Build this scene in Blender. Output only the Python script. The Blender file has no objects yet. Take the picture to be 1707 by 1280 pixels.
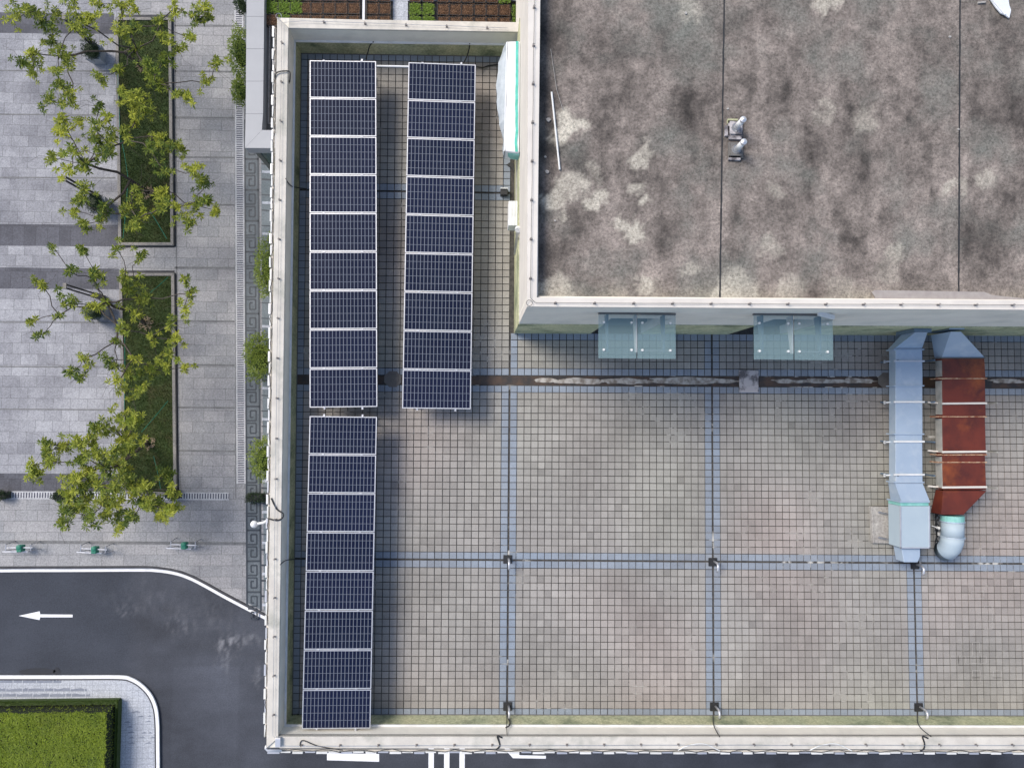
import bpy, math, random
from math import radians, sin, cos, pi, atan2, sqrt, hypot
from mathutils import Vector, Matrix, noise
random.seed(11)
sc = bpy.context.scene
COL = sc.collection
# ------------------------------------------------------------------ camera
F = 1170.0; NAD = (795.0, 688.0); H = 20.6; YAW = radians(0.5); G = -18.8
d0 = Vector(((NAD[0]-853.5)/F, -(NAD[1]-640)/F, -1)).normalized()
ROT = Matrix.Rotation(YAW, 3, 'Z') @ d0.rotation_difference(Vector((0, 0, -1))).to_matrix()
def W(u, v, z=0.0):
    d = ROT @ Vector(((u-853.5)/F, -(v-640)/F, -1))
    k = (z-H)/d.z
    return Vector((d.x*k, d.y*k, z))
cam = bpy.data.cameras.new('camera'); co = bpy.data.objects.new('camera', cam); COL.objects.link(co)
cam.sensor_width = 36; cam.sensor_fit = 'HORIZONTAL'; cam.lens = F/1707*36; cam.clip_end = 2000; cam.clip_start = 0.5
co.matrix_world = Matrix.Translation((0, 0, H)) @ ROT.to_4x4()
sc.camera = co
# ------------------------------------------------------------------ light
SUN = Vector((-0.72, 0.46, 1.0)).normalized()
sl = bpy.data.lights.new('sun', 'SUN'); so = bpy.data.objects.new('sun', sl); COL.objects.link(so)
sl.energy = 2.2; sl.angle = radians(23); sl.color = (1.0, 0.94, 0.85)
so.rotation_euler = (-SUN).to_track_quat('-Z', 'Y').to_euler(); so.location = (-20, 12, 40)
w = bpy.data.worlds.new('World'); sc.world = w; w.use_nodes = True
nt = w.node_tree; sky = nt.nodes.new('ShaderNodeTexSky'); sky.sky_type = 'NISHITA'; sky.sun_disc = False
sky.sun_elevation = math.asin(SUN.z); sky.sun_rotation = atan2(SUN.x, SUN.y); sky.dust_density = 2.0
bg = nt.nodes['Background']; bg.inputs[1].default_value = 0.15
nt.links.new(sky.outputs[0], bg.inputs[0])
sc.view_settings.view_transform = 'Standard'; sc.view_settings.look = 'None'
sc.view_settings.exposure = 0.4; sc.view_settings.gamma = 1
# ------------------------------------------------------------------ materials
class NT:
    def __init__(s, name):
        s.m = bpy.data.materials.new(name); s.m.use_nodes = True; s.t = s.m.node_tree
        s.b = s.t.nodes['Principled BSDF']
    def n(s, typ, **kw):
        o = s.t.nodes.new(typ)
        for k, v in kw.items():
            if k.startswith('_'): setattr(o, k[1:], v)
            elif k.startswith('i'): o.inputs[int(k[1:])].default_value = v
        return o
    def l(s, a, b): s.t.links.new(a, b)
    def coords(s): return s.n('ShaderNodeTexCoord').outputs['Object']
    def noise(s, scale, detail=4, rough=.6, vec=None, dist=0):
        o = s.n('ShaderNodeTexNoise'); o.inputs['Scale'].default_value = scale; o.inputs['Detail'].default_value = detail
        o.inputs['Roughness'].default_value = rough; o.inputs['Distortion'].default_value = dist
        s.l(vec if vec else s.coords(), o.inputs['Vector']); return o.outputs['Fac']
    def ramp(s, fac, lo, hi):
        o = s.n('ShaderNodeMapRange'); o.inputs[1].default_value = lo; o.inputs[2].default_value = hi; s.l(fac, o.inputs[0]); return o.outputs[0]
    def math(s, op, a, b=None, c=None):
        o = s.n('ShaderNodeMath', _operation=op)
        for i, x in enumerate((a, b, c)):
            if x is None: continue
            if isinstance(x, (int, float)): o.inputs[i].default_value = x
            else: s.l(x, o.inputs[i])
        return o.outputs[0]
    def mix(s, fac, a, b, mode='MIX'):
        o = s.n('ShaderNodeMix', _data_type='RGBA', _blend_type=mode)
        for i, x in ((0, fac), (6, a), (7, b)):
            if isinstance(x, (int, float)): o.inputs[i].default_value = x
            elif isinstance(x, tuple): o.inputs[i].default_value = (*x, 1) if len(x) == 3 else x
            else: s.l(x, o.inputs[i])
        return o.outputs[2]
    def bump(s, h, strength=.3, dist=.02):
        o = s.n('ShaderNodeBump'); o.inputs['Strength'].default_value = strength; o.inputs['Distance'].default_value = dist
        s.l(h, o.inputs['Height']); s.l(o.outputs[0], s.b.inputs['Normal'])
    def out(s, col=None, rough=.8, metal=0, **kw):
        if col is not None:
            if isinstance(col, tuple): s.b.inputs['Base Color'].default_value = (*col, 1)
            else: s.l(col, s.b.inputs['Base Color'])
        if isinstance(rough, (int, float)): s.b.inputs['Roughness'].default_value = rough
        else: s.l(rough, s.b.inputs['Roughness'])
        s.b.inputs['Metallic'].default_value = metal
        return s.m
def simple(name, c1, c2=None, scale=3, rough=.8, metal=0, lo=.35, hi=.65, fine=0, bump=0, detail=5, c3=None, s3=.6):
    t = NT(name); c2 = c2 or tuple(x*.8 for x in c1)
    col = t.mix(t.ramp(t.noise(scale, detail), lo, hi), c1, c2)
    if c3: col = t.mix(t.ramp(t.noise(s3, 5, .65), .5, .72), col, c3)
    if fine:
        f = t.noise(fine, 2, .7); g = t.ramp(f, .2, .8)
        gg = t.n('ShaderNodeMapRange'); t.l(g, gg.inputs[0]); gg.inputs[3].default_value = .6; gg.inputs[4].default_value = 1.35
        cc = t.n('ShaderNodeCombineColor'); [t.l(gg.outputs[0], cc.inputs[i]) for i in range(3)]
        col = t.mix(1.0, col, cc.outputs[0], 'MULTIPLY')
        if bump: t.bump(f, bump, .02)
    elif bump: t.bump(t.noise(scale*6, 4), bump, .02)
    return t.out(col, rough, metal)
M = {}
M['white'] = simple('white_paint', (.78, .78, .77), (.62, .62, .6), 2, .5)
M['render_white'] = simple('painted_render', (.84, .79, .69), (.77, .72, .63), 1.5, .85, c3=(.66, .63, .55), s3=.9)
M['render_base'] = simple('mossy_waterproofing', (.56, .54, .33), (.40, .42, .26), 1.2, .9, fine=14, c3=(.12, .16, .09), s3=1.1)
M['coping'] = simple('weathered_coping', (.66, .62, .55), (.54, .505, .45), 1.7, .9, c3=(.40, .39, .34), s3=1.3, bump=.3)
M['coping_clean'] = simple('pale_coping', (.72, .67, .60), (.63, .585, .53), 1.4, .85)
M['line_dark'] = simple('dark_trim', (.16, .15, .14), None, 3)
M['gap'] = NT('dark_grout'); t = M['gap']
gc = t.mix(t.ramp(t.noise(9, 3), .4, .6), (.05, .047, .043), (.085, .078, .07))
wm = t.math('MULTIPLY', t.ramp(t.noise(.45, 2), .56, .64), t.ramp(t.noise(2.6, 3), .53, .6))
M['gap'] = t.out(t.mix(wm, gc, (.55, .54, .5)), .9)
def tilemat(name):
    t = NT(name); a = t.n('ShaderNodeVertexColor', _layer_name='tint')
    f = t.noise(45, 3, .7); g = t.n('ShaderNodeMapRange'); t.l(f, g.inputs[0]); g.inputs[1].default_value = .25; g.inputs[2].default_value = .75; g.inputs[3].default_value = .74; g.inputs[4].default_value = 1.22
    cc = t.n('ShaderNodeCombineColor'); [t.l(g.outputs[0], cc.inputs[i]) for i in range(3)]
    big = t.mix(t.ramp(t.noise(.42, 7, .78), .42, .72), (1.0, 1.0, 1.0), (.80, .79, .78))
    col = t.mix(1., t.mix(1., a.outputs[0], cc.outputs[0], 'MULTIPLY'), big, 'MULTIPLY')
    t.bump(f, .25, .01); return t.out(col, .82)
M['tile'] = tilemat('roof_tile')
def stainmat(name, sc_fine=18, a0=.5, a1=1.6):
    t = NT(name); a = t.n('ShaderNodeVertexColor', _layer_name='tint')
    f = t.noise(sc_fine, 3, .8); g = t.n('ShaderNodeMapRange'); t.l(f, g.inputs[0]); g.inputs[1].default_value = .3; g.inputs[2].default_value = .7; g.inputs[3].default_value = a0; g.inputs[4].default_value = a1
    cc = t.n('ShaderNodeCombineColor'); [t.l(g.outputs[0], cc.inputs[i]) for i in range(3)]
    t.bump(f, .5, .015)
    return t.out(t.mix(1., a.outputs[0], cc.outputs[0], 'MULTIPLY'), .92)
M['membrane'] = stainmat('roof_membrane')
M['asphalt'] = stainmat('asphalt', 22, .74, 1.3)
def slabmat(name, c1, c2, cm, bw, rh, off=.5, mort=.012, freq=2, tone=(.62, .62, .62)):
    t = NT(name); v = t.coords()
    b = t.n('ShaderNodeTexBrick'); t.l(v, b.inputs['Vector']); b.offset = off; b.offset_frequency = freq
    b.inputs['Color1'].default_value = (*c1, 1); b.inputs['Color2'].default_value = (*c2, 1); b.inputs['Mortar'].default_value = (*cm, 1)
    b.inputs['Scale'].default_value = 1; b.inputs['Mortar Size'].default_value = mort; b.inputs['Mortar Smooth'].default_value = .3
    b.inputs['Brick Width'].default_value = bw; b.inputs['Row Height'].default_value = rh
    f = t.noise(13, 6, .9); g = t.n('ShaderNodeMapRange'); t.l(f, g.inputs[0]); g.inputs[1].default_value = .35; g.inputs[2].default_value = .65; g.inputs[3].default_value = .58; g.inputs[4].default_value = 1.38
    cc = t.n('ShaderNodeCombineColor'); [t.l(g.outputs[0], cc.inputs[i]) for i in range(3)]
    big = t.mix(t.ramp(t.noise(.35, 5, .65), .38, .68), (1, 1, 1), tone)
    col = t.mix(1., t.mix(1., b.outputs[0], cc.outputs[0], 'MULTIPLY'), big, 'MULTIPLY')
    return t.out(col, .85)
M['slab'] = slabmat('granite_slabs', (.39, .39, .41), (.28, .28, .30), (.18, .18, .19), .9, .6, tone=(.60, .60, .62))
M['slab_warm'] = slabmat('granite_slabs_speckled', (.37, .36, .36), (.30, .30, .305), (.17, .17, .17), 1.15, .6, tone=(.7, .7, .72))
M['slab_dark'] = slabmat('dark_granite_band', (.125, .125, .145), (.09, .09, .105), (.07, .07, .08), .62, 1.25)
M['slab_pale'] = slabmat('small_pale_pavers', (.50, .52, .56), (.46, .48, .52), (.3, .32, .36), .3, .3, .0, .01, 2, (.85, .86, .9))
M['slab_line'] = simple('dark_joint_strip', (.2, .2, .2), (.14, .14, .14), 3, .85, fine=20)
M['side_slab'] = simple('side_paving', (.17, .20, .215), (.10, .13, .145), .6, .6, fine=12)
M['key_dark'] = simple('dark_key_stone', (.025, .033, .045), (.04, .05, .06), 2, .5)
M['key_mid'] = simple('grey_key_stone', (.135, .155, .17), (.09, .11, .125), 1.0, .6, fine=14)
M['kerb'] = simple('grey_kerb', (.26, .24, .22), (.2, .19, .18), 2, .85, fine=12)
M['kerb_dark'] = simple('dark_kerb', (.035, .035, .04), (.06, .06, .065), 3, .8)
M['road_paint'] = simple('road_paint', (.86, .86, .88), (.72, .72, .74), 3, .7, lo=.45, hi=.75)
M['grate'] = simple('pale_grating', (.52, .52, .53), (.42, .42, .43), 2, .8, fine=14)
M['black'] = simple('black_rubber', (.015, .015, .017), (.03, .03, .03), 5, .6)
M['hole'] = simple('slot_dark', (.05, .05, .085), None, 5, .9)
M['alu'] = simple('pale_aluminium', (.72, .72, .74), (.62, .62, .64), 3, .38, .6)
M['panelgrey'] = simple('grey_aluminium_panel', (.33, .34, .36), (.30, .31, .33), .8, .5, .05)
M['steel'] = simple('stainless_steel', (.6, .6, .62), (.4, .4, .42), 3, .3, .85)
M['galv'] = simple('galvanised_steel', (.44, .53, .63), (.35, .44, .55), .55, .5, .25, bump=.12, lo=.3, hi=.7, c3=(.50, .57, .64), s3=1.9)
M['galv_dark'] = simple('dull_galvanised_steel', (.2, .27, .35), (.14, .2, .27), 2, .5, .4)
M['zinc_pale'] = simple('pale_painted_steel', (.40, .48, .53), (.36, .44, .50), 1.2, .65, .0, bump=.06)
M['rust'] = simple('rusted_steel', (.17, .036, .020), (.085, .022, .016), .9, .42, .15, lo=.4, hi=.62, c3=(.36, .095, .025), s3=.7, bump=.08)
M['rust_edge'] = simple('rusty_flange', (.55, .4, .26), (.3, .1, .05), 9, .8)
M['deep_green'] = simple('deep_green_plastic', (.015, .16, .1), (.02, .2, .13), 6, .5); M['mastic'] = simple('green_tape', (.05, .38, .29), (.1, .5, .42), 6, .45)
M['green_tape2'] = simple('sea_green_tape', (.18, .45, .40), (.28, .55, .5), 6, .5)
M['duct_side'] = simple('weathered_panel', (.42, .4, .36), (.3, .3, .27), 4, .7)
M['soil'] = simple('dry_soil_plants', (.10, .055, .035), (.05, .03, .02), 6, .95, fine=30, bump=.8)
M['concrete'] = simple('concrete', (.42, .4, .37), (.32, .3, .28), 3, .9, fine=16)
M['concrete_dirty'] = simple('mildewed_concrete', (.46, .43, .43), (.12, .11, .115), 4, .9, lo=.45, hi=.6)
M['sludge'] = simple('drain_sludge', (.09, .055, .035), (.035, .03, .028), 2.5, .5, lo=.4, hi=.6)
M['screed'] = simple('drain_screed', (.46, .43, .39), (.20, .17, .14), 5, .85, lo=.4, hi=.62)
M['tarp'] = simple('white_tarpaulin', (.8, .81, .83), (.72, .74, .77), 2, .35, bump=.15)
M['plastic'] = simple('grey_plastic_film', (.5, .54, .57), (.4, .44, .47), 4, .2, bump=.4)
M['bark'] = simple('dark_bark', (.045, .035, .03), (.09, .075, .06), 9, .9, fine=30)
M['bark_pale'] = simple('pale_twig', (.28, .25, .18), (.2, .18, .13), 9, .9)
M['straw'] = simple('straw_wrap', (.5, .4, .28), (.28, .2, .13), 14, .95)
M['lawn'] = simple('lawn', (.03, .055, .012), (.045, .065, .018), 1.3, .95, fine=18, bump=.6, c3=(.06, .05, .02), s3=.9)
M['pot'] = simple('grey_planter', (.34, .35, .38), (.28, .29, .32), 2, .7)
M['facade'] = simple('facade_cladding', (.5, .48, .45), (.42, .4, .38), .6, .8, fine=8)
M['window'] = simple('window_glass', (.03, .045, .085), (.05, .06, .07), .5, .08)
M['glass_dark'] = simple('podium_glass', (.03, .06, .065), (.05, .09, .09), .5, .1)
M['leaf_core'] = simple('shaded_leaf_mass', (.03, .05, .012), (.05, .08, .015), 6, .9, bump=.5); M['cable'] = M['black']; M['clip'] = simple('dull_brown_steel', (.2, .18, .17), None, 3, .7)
def leafmat(name, a, b, c, sc1=1.3):
    t = NT(name); v = t.n('ShaderNodeVertexColor', _layer_name='tint')
    col = t.mix(v.outputs[0], a, b)
    col = t.mix(t.ramp(t.noise(sc1, 3), .5, .75), col, c)
    m = t.out(col, .55)
    tr = t.n('ShaderNodeBsdfTranslucent'); t.l(col, tr.inputs[0]); mx = t.n('ShaderNodeMixShader'); mx.inputs[0].default_value = .25
    t.l(t.b.outputs[0], mx.inputs[1]); t.l(tr.outputs[0], mx.inputs[2])
    t.l(mx.outputs[0], t.t.nodes['Material Output'].inputs[0]); return m
M['leaf'] = leafmat('tree_leaf', (.06, .11, .016), (.48, .50, .06), (.22, .29, .03))
M['leaf_shrub'] = leafmat('shrub_leaf', (.09, .15, .02), (.34, .40, .06), (.16, .24, .03))
M['leaf_dark'] = leafmat('dark_topiary_leaf', (.012, .03, .008), (.035, .07, .015), (.03, .05, .01))
M['leaf_hedge'] = leafmat('hedge_leaf', (.09, .15, .008), (.30, .38, .02), (.20, .25, .02), .5)
M['grass_blade'] = leafmat('grass_blade', (.028, .052, .008), (.085, .12, .016), (.07, .075, .02))
M['tray_grass'] = leafmat('sedum_leaf', (.10, .19, .02), (.25, .36, .04), (.16, .28, .03))
M['tray_dry'] = leafmat('dry_plant', (.17, .085, .045), (.42, .26, .15), (.24, .14, .07))
M['leaf_low'] = leafmat('low_hedge_leaf', (.03, .06, .008), (.10, .16, .02), (.05, .09, .012))
# solar cell face, laid out in UV
t = NT('solar_cells'); uv = t.n('ShaderNodeUVMap').outputs[0]; sp = t.n('ShaderNodeSeparateXYZ'); t.l(uv, sp.inputs[0])
def lines(ch, n, wd):
    f = t.math('FRACT', t.math('MULTIPLY', ch, n)); d = t.math('ABSOLUTE', t.math('SUBTRACT', f, .5)); return t.math('GREATER_THAN', d, .5-wd)
gl = t.math('MAXIMUM', lines(sp.outputs[0], 18, .085), lines(sp.outputs[1], 5, .026))
oi = t.n('ShaderNodeObjectInfo'); cellv = t.mix(t.ramp(t.noise(1.1, 3), .35, .65), (.002, .004, .020), (.007, .010, .026))
cellv = t.mix(t.math('MULTIPLY', oi.outputs['Random'], .8), cellv, (.007, .010, .034))
fin = t.math('MULTIPLY', lines(sp.outputs[1], 50, .12), .05)
cellv = t.mix(fin, cellv, (.3, .33, .4))
M['cells'] = t.out(t.mix(t.math('MULTIPLY', gl, .36), cellv, (.40, .45, .53)), .22)
t.b.inputs['Coat Weight'].default_value = .0; t.b.inputs['Specular IOR Level'].default_value = .16; t.b.inputs['Coat Roughness'].default_value = .06
t = NT('canopy_glass'); t.b.inputs['Base Color'].default_value = (.27, .40, .42, 1); t.b.inputs['Roughness'].default_value = .05
t.b.inputs['Alpha'].default_value = .32; M['glass'] = t.m
# ------------------------------------------------------------------ mesh builder
ORG = {}
class MB:
    def __init__(s): s.v = []; s.f = []; s.mi = []; s.c = []; s.uv = None
    def add(s, vs, fs, mi=0, c=None):
        b = len(s.v); s.v += [Vector(p) for p in vs]
        for f in fs: s.f.append([b+i for i in f]); s.mi.append(mi); s.c.append(c)
        return s
    def quad(s, a, b, c, d, mi=0, col=None): return s.add([a, b, c, d], [(0, 1, 2, 3)], mi, col)
    def hexa(s, bot, top, mi=0, c=None):
        n = len(bot)
        return s.add(list(bot)+list(top), [tuple(range(n-1, -1, -1)), tuple(range(n, 2*n))]+[(i, (i+1) % n, n+(i+1) % n, n+i) for i in range(n)], mi, c)
    def prism(s, pts, z0, z1, mi=0, c=None):
        return s.hexa([(p[0], p[1], z0) for p in pts], [(p[0], p[1], z1) for p in pts], mi, c)
    def box(s, x0, y0, z0, x1, y1, z1, mi=0, c=None): return s.prism([(x0, y0), (x1, y0), (x1, y1), (x0, y1)], z0, z1, mi, c)
    def bar(s, a, b, wd, ht, mi=0):
        a = Vector(a); b = Vector(b); d = (b-a).normalized(); up = Vector((0, 0, 1)) if abs(d.z) < .95 else Vector((0, 1, 0))
        x = d.cross(up).normalized()*wd/2; y = x.cross(d).normalized()*ht/2
        return s.hexa([a-x-y, a+x-y, a+x+y, a-x+y], [b-x-y, b+x-y, b+x+y, b-x+y], mi)
    def tube(s, pts, r, n=6, mi=0, cap=True):
        pts = [Vector(p) for p in pts]; rs = r if isinstance(r, (list, tuple)) else [r]*len(pts); b = len(s.v)
        for i, p in enumerate(pts):
            d = (pts[min(i+1, len(pts)-1)]-pts[max(i-1, 0)]).normalized()
            up = Vector((0, 0, 1)) if abs(d.z) < .9 else Vector((1, 0, 0))
            x = d.cross(up).normalized(); y = x.cross(d)
            for k in range(n): s.v.append(p+(x*cos(2*pi*k/n)+y*sin(2*pi*k/n))*rs[i])
        for i in range(len(pts)-1):
            for k in range(n):
                s.f.append([b+i*n+k, b+i*n+(k+1) % n, b+(i+1)*n+(k+1) % n, b+(i+1)*n+k]); s.mi.append(mi); s.c.append(None)
        if cap:
            e = b+(len(pts)-1)*n
            s.f.append([b+k for k in range(n-1, -1, -1)]); s.f.append([e+k for k in range(n)]); s.mi += [mi, mi]; s.c += [None, None]
        return s
    def leaf(s, p, d, nrm, ln, wd, c=.5, mi=0):
        d = Vector(d).normalized(); x = d.cross(Vector(nrm)).normalized()*wd/2; p = Vector(p); dr = Vector((0, 0, -ln*.18))
        m = p+d*ln*.55; e = p+d*ln+dr
        return s.add([p, m+x, e, m-x], [(0, 1, 2, 3)], mi, c)
    def build(s, name, mats, parent=None, smooth=False, bevel=0):
        me = bpy.data.meshes.new(name); o = bpy.data.objects.new(name, me); COL.objects.link(o)
        if parent is not None: off = ORG[parent.name]; o.parent = parent
        else:
            off = Vector((0, 0, 0))
        ORG[o.name] = off
        me.from_pydata([v-off for v in s.v], [], s.f); me.update()
        if not isinstance(mats, (list, tuple)): mats = [mats]
        for m in mats: me.materials.append(M[m] if isinstance(m, str) else m)
        me.polygons.foreach_set('material_index', s.mi)
        if any(c is not None for c in s.c):
            ca = me.color_attributes.new('tint', 'FLOAT_COLOR', 'CORNER'); dat = []
            for f, c in zip(s.f, s.c):
                if c is None: c = .5
                if isinstance(c, (int, float)): c = (c, c, c)
                dat += [*c, 1]*len(f)
            ca.data.foreach_set('color', dat)
        if smooth: me.polygons.foreach_set('use_smooth', [True]*len(s.f))
        if bevel:
            b = o.modifiers.new('bevel', 'BEVEL'); b.width = bevel; b.segments = 2; b.limit_method = 'ANGLE'
        return o
def tag(o, label=None, cat=None, group=None, kind=None):
    if label: o['label'] = label
    if cat: o['category'] = cat
    if group: o['group'] = group
    if kind: o['kind'] = kind
    return o
def thing(name, loc, label, cat, group=None):
    o = bpy.data.objects.new(name, None); COL.objects.link(o); o.location = loc; ORG[o.name] = Vector(loc); o.empty_display_size = .2
    return tag(o, label, cat, group)
def copy_tree(o, loc, label, dz=0):
    r = o.copy(); COL.objects.link(r); r.location = loc; r['label'] = label; ORG[r.name] = Vector(loc)
    if dz: r.rotation_euler.z = dz
    for ch in list(o.children):
        c = ch.copy(); COL.objects.link(c); c.parent = r
        for g in ch.children:
            d = g.copy(); COL.objects.link(d); d.parent = c
    return r
ORD = ['first', 'second', 'third', 'fourth', 'fifth', 'sixth', 'seventh', 'eighth', 'ninth', 'tenth', 'eleventh', 'twelfth', 'thirteenth', 'fourteenth', 'fifteenth', 'sixteenth', 'seventeenth', 'eighteenth']
def lerp(a, b, t): return a+(b-a)*t
def bil(A, B, C, D, s, t): return lerp(lerp(A, B, s), lerp(D, C, s), t)   # A TL, B TR, C BR, D BL
def nz(x, y, s, k=0): return noise.noise(Vector((x*s, y*s, k)))
def fb(x, y, s, k=0, oct=4): return noise.fractal(Vector((x*s, y*s, k)), .6, 2.1, oct)
# ================================================================== MAIN BUILDING
XE = 19.6
B = thing('office_building', (5, 0, G), 'flat-roofed office building with grey tiled lower roof, white parapets and a raised brown-roofed storey', 'building')
# outlines (top of parapet)
ZP = 1.35; ZB = 5.15; ZU = 4.78
NWo, NWi = W(462, 28, ZP), W(479.6, 46, ZP)
SWo, SWi = W(444, 1247, ZP), W(462.5, 1229, ZP)
SEi = W(1707, 1229.5, ZP); SEi = SWi+(SEi-SWi)*((XE-.3-SWi.x)/(SEi.x-SWi.x))
SEo = W(1707, 1249, ZP); SEo = SWo+(SEo-SWo)*((XE-SWo.x)/(SEo.x-SWo.x))
NEi, NEo = W(880, 53, ZP), W(880, 38, ZP)
# upper storey outer outline
UW = W(878.7, 511, ZB); UWt = W(880.5, 0, ZB); UN = UW+(UWt-UW)*2.0
US = W(1707, 516.5, ZB); US = UW+(US-UW)*((XE-UW.x)/(US.x-UW.x))
UNE = Vector((US.x, UN.y, ZB))
UIW = W(895, 496, ZB); UIWt = W(900.5, 0, ZB); UIN = UIW+(UIWt-UIW)*1.97
UIS = W(1707, 500.5, ZB); UIS = UIW+(UIS-UIW)*((XE-.3-UIW.x)/(UIS.x-UIW.x)); UINE = Vector((UIS.x, UIN.y, ZB))
def z(p, h): return Vector((p.x, p.y, h))
# slab under deck
mb = MB(); P = [SWo, SEo, z(US, 0), z(UN, 0)+Vector((18.5, 0, 0)), z(UN, 0), z(NEo, 0), NWo]
deckpts = [z(SWi, 0), z(SEi, 0), Vector((XE-.3, UN.y, 0)), z(UN, 0), z(NEi, 0), z(NWi, 0)]
mb.add([z(p, -.01) for p in deckpts], [tuple(range(6))])
mb.build('roof_deck', 'gap', B)
# tile bays
tm = MB()
def tint(px, py, blue):
    r = random.uniform(.9, 1.08)
    if blue:
        k = .5+.5*nz(px, py, .6, 3); c = Vector((.245, .29, .35)).lerp(Vector((.295, .325, .365)), k)
        c = c.lerp(Vector((.26, .27, .29)), max(0, nz(px, py, .35, 8))*.9)
    else:
        k = nz(px, py, .28, 1); k2 = nz(px, py, .5, 5); c = Vector((.335, .315, .29))
        c = c.lerp(Vector((.39, .325, .295)), max(0, k)*1.2); c = c.lerp(Vector((.345, .35, .29)), max(0, -k)*.9)
        c = c*(1+.22*k2)
        if random.random() < .03: c = c*random.choice((.82, 1.12))
    return tuple(c*r)
def bay(A, Bq, C, D, n, m, edges='NSEW', hole=None, seam=.016):
    # A NW, Bq NE, C SE, D SW
    for i in range(n):
        for j in range(m):
            s0, s1, t0, t1 = i/n, (i+1)/n, j/m, (j+1)/m
            ctr = bil(A, Bq, C, D, (s0+s1)/2, (t0+t1)/2)
            if hole and hole(ctr): continue
            blue = ('W' in edges and i == 0) or ('E' in edges and i == n-1) or ('N' in edges and j == 0) or ('S' in edges and j == m-1)
            g = .0095
            q = [bil(A, Bq, C, D, s0, t1), bil(A, Bq, C, D, s1, t1), bil(A, Bq, C, D, s1, t0), bil(A, Bq, C, D, s0, t0)]
            q = [ctr+(p-ctr)*(1-2*g/.207)+Vector((random.uniform(-.002, .002), random.uniform(-.002, .002), 0)) for p in q]
            h = .018+random.uniform(-.002, .003)
            c = tint(ctr.x, ctr.y, blue)
            q = [z(p, 0) for p in q]; top = [z(ctr+(p-ctr)*.985, h) for p in q]
            b = len(tm.v); tm.v += q+top
            for f in ((4, 5, 6, 7), (0, 1, 5, 4), (1, 2, 6, 5), (2, 3, 7, 6), (3, 0, 4, 7)):
                tm.f.append([b+k for k in f]); tm.mi.append(0); tm.c.append(c)
e = .02
S_ = lambda p, dx, dy: p+Vector((dx, dy, 0))
wl = lambda v, y: lerp(z(NWi, 0), z(SWi, 0), (NWi.y-y)/(NWi.y-SWi.y))
# horizontal world lines
def hl(uL, vL, uR, vR):
    a = W(uL, vL); b = W(uR, vR); return lambda x: a.y+(b.y-a.y)*(x-a.x)/(b.x-a.x)
h_dl = hl(860, 641.5, 1460, 645); h_du = hl(860, 627, 1460, 629)
h_mid = hl(700, 932, 1707, 939.3); h_bas = hl(490, 1193.2, 1707, 1194.8); h_n = lambda x: lerp(NWi.y, NEi.y, (x-NWi.x)/(NEi.x-NWi.x))
h_32 = hl(640, 319, 830, 322)
def vl(p, q):
    a = W(*p); b = W(*q); return lambda y: a.x+(b.x-a.x)*(y-a.y)/(b.y-a.y)
v0 = lambda y: wl(0, y).x
v1 = vl((850, 560), (845.2, 1190)); v2 = vl((1186.5, 600), (1189.5, 1190)); v3 = vl((1519.5, 800), (1529, 1190)); v4 = lambda y: XE-.32
def X(v, h):
    x = 0
    for _ in range(4): x = v(h(x))
    return Vector((x, h(x), 0))
for va, vb, n in ((v0, v1, 29), (v1, v2, 29), (v2, v3, 29), (v3, v4, 30)):
    for ha, hb, m in ((h_dl, h_mid, 25), (h_mid, h_bas, 21)):
        bay(S_(X(va, ha), e, -e), S_(X(vb, ha), -e, -e), S_(X(vb, hb), -e, e), S_(X(va, hb), e, e), n, m)
inblk = lambda p: p.x > UW.x-.02 and p.y > UW.y-.02
bay(S_(X(v0, h_32), e, -e), S_(X(v1, h_32), -e, -e), S_(X(v1, h_du), -e, e), S_(X(v0, h_du), e, e), 29, 26, 'NSW')
bay(S_(X(v0, h_n), e, -e), S_(X(v1, h_n), -e, -e), S_(X(v1, h_32), -e, e), S_(X(v0, h_32), e, e), 29, 20, 'NSEW')
h_ub = lambda x: lerp(UW.y, US.y, (x-UW.x)/(US.x-UW.x))
for va, vb, n in ((v1, v2, 29), (v2, v3, 29), (v3, v4, 30)):
    bay(S_(X(va, h_ub), e, -.005), S_(X(vb, h_ub), -e, -.005), S_(X(vb, h_du), -e, e), S_(X(va, h_du), e, e), n, 6)
tm.build('roof_tiles', 'tile', B)
for u0, v0_, u1, v1_ in ((1641, 1010, 1654, 1023), (1641, 1023, 1654, 1035), (1641, 1035, 1654, 1048), (1551, 1081, 1563, 1105), (1585, 1093, 1598, 1105), (1598, 1093, 1610, 1105), (1610, 1093, 1634, 1105), (1621, 1070, 1633, 1093), (1634, 1093, 1644, 1105), (1621, 1117, 1634, 1129), (1621, 1129, 1634, 1142), (1656, 1117, 1669, 1129), (1656, 1129, 1669, 1141), (1620, 985, 1640, 997)):
    m = MB(); q = [W(a_, b_, .024) for a_, b_ in ((u0, v0_), (u1, v0_), (u1, v1_), (u0, v1_))]
    for k in range(4):
        if k < 2 or random.random() < .7: m.bar(q[k], q[(k+1) % 4], .012, .004)
    m.build('grout_bloom', 'concrete', B)
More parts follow.
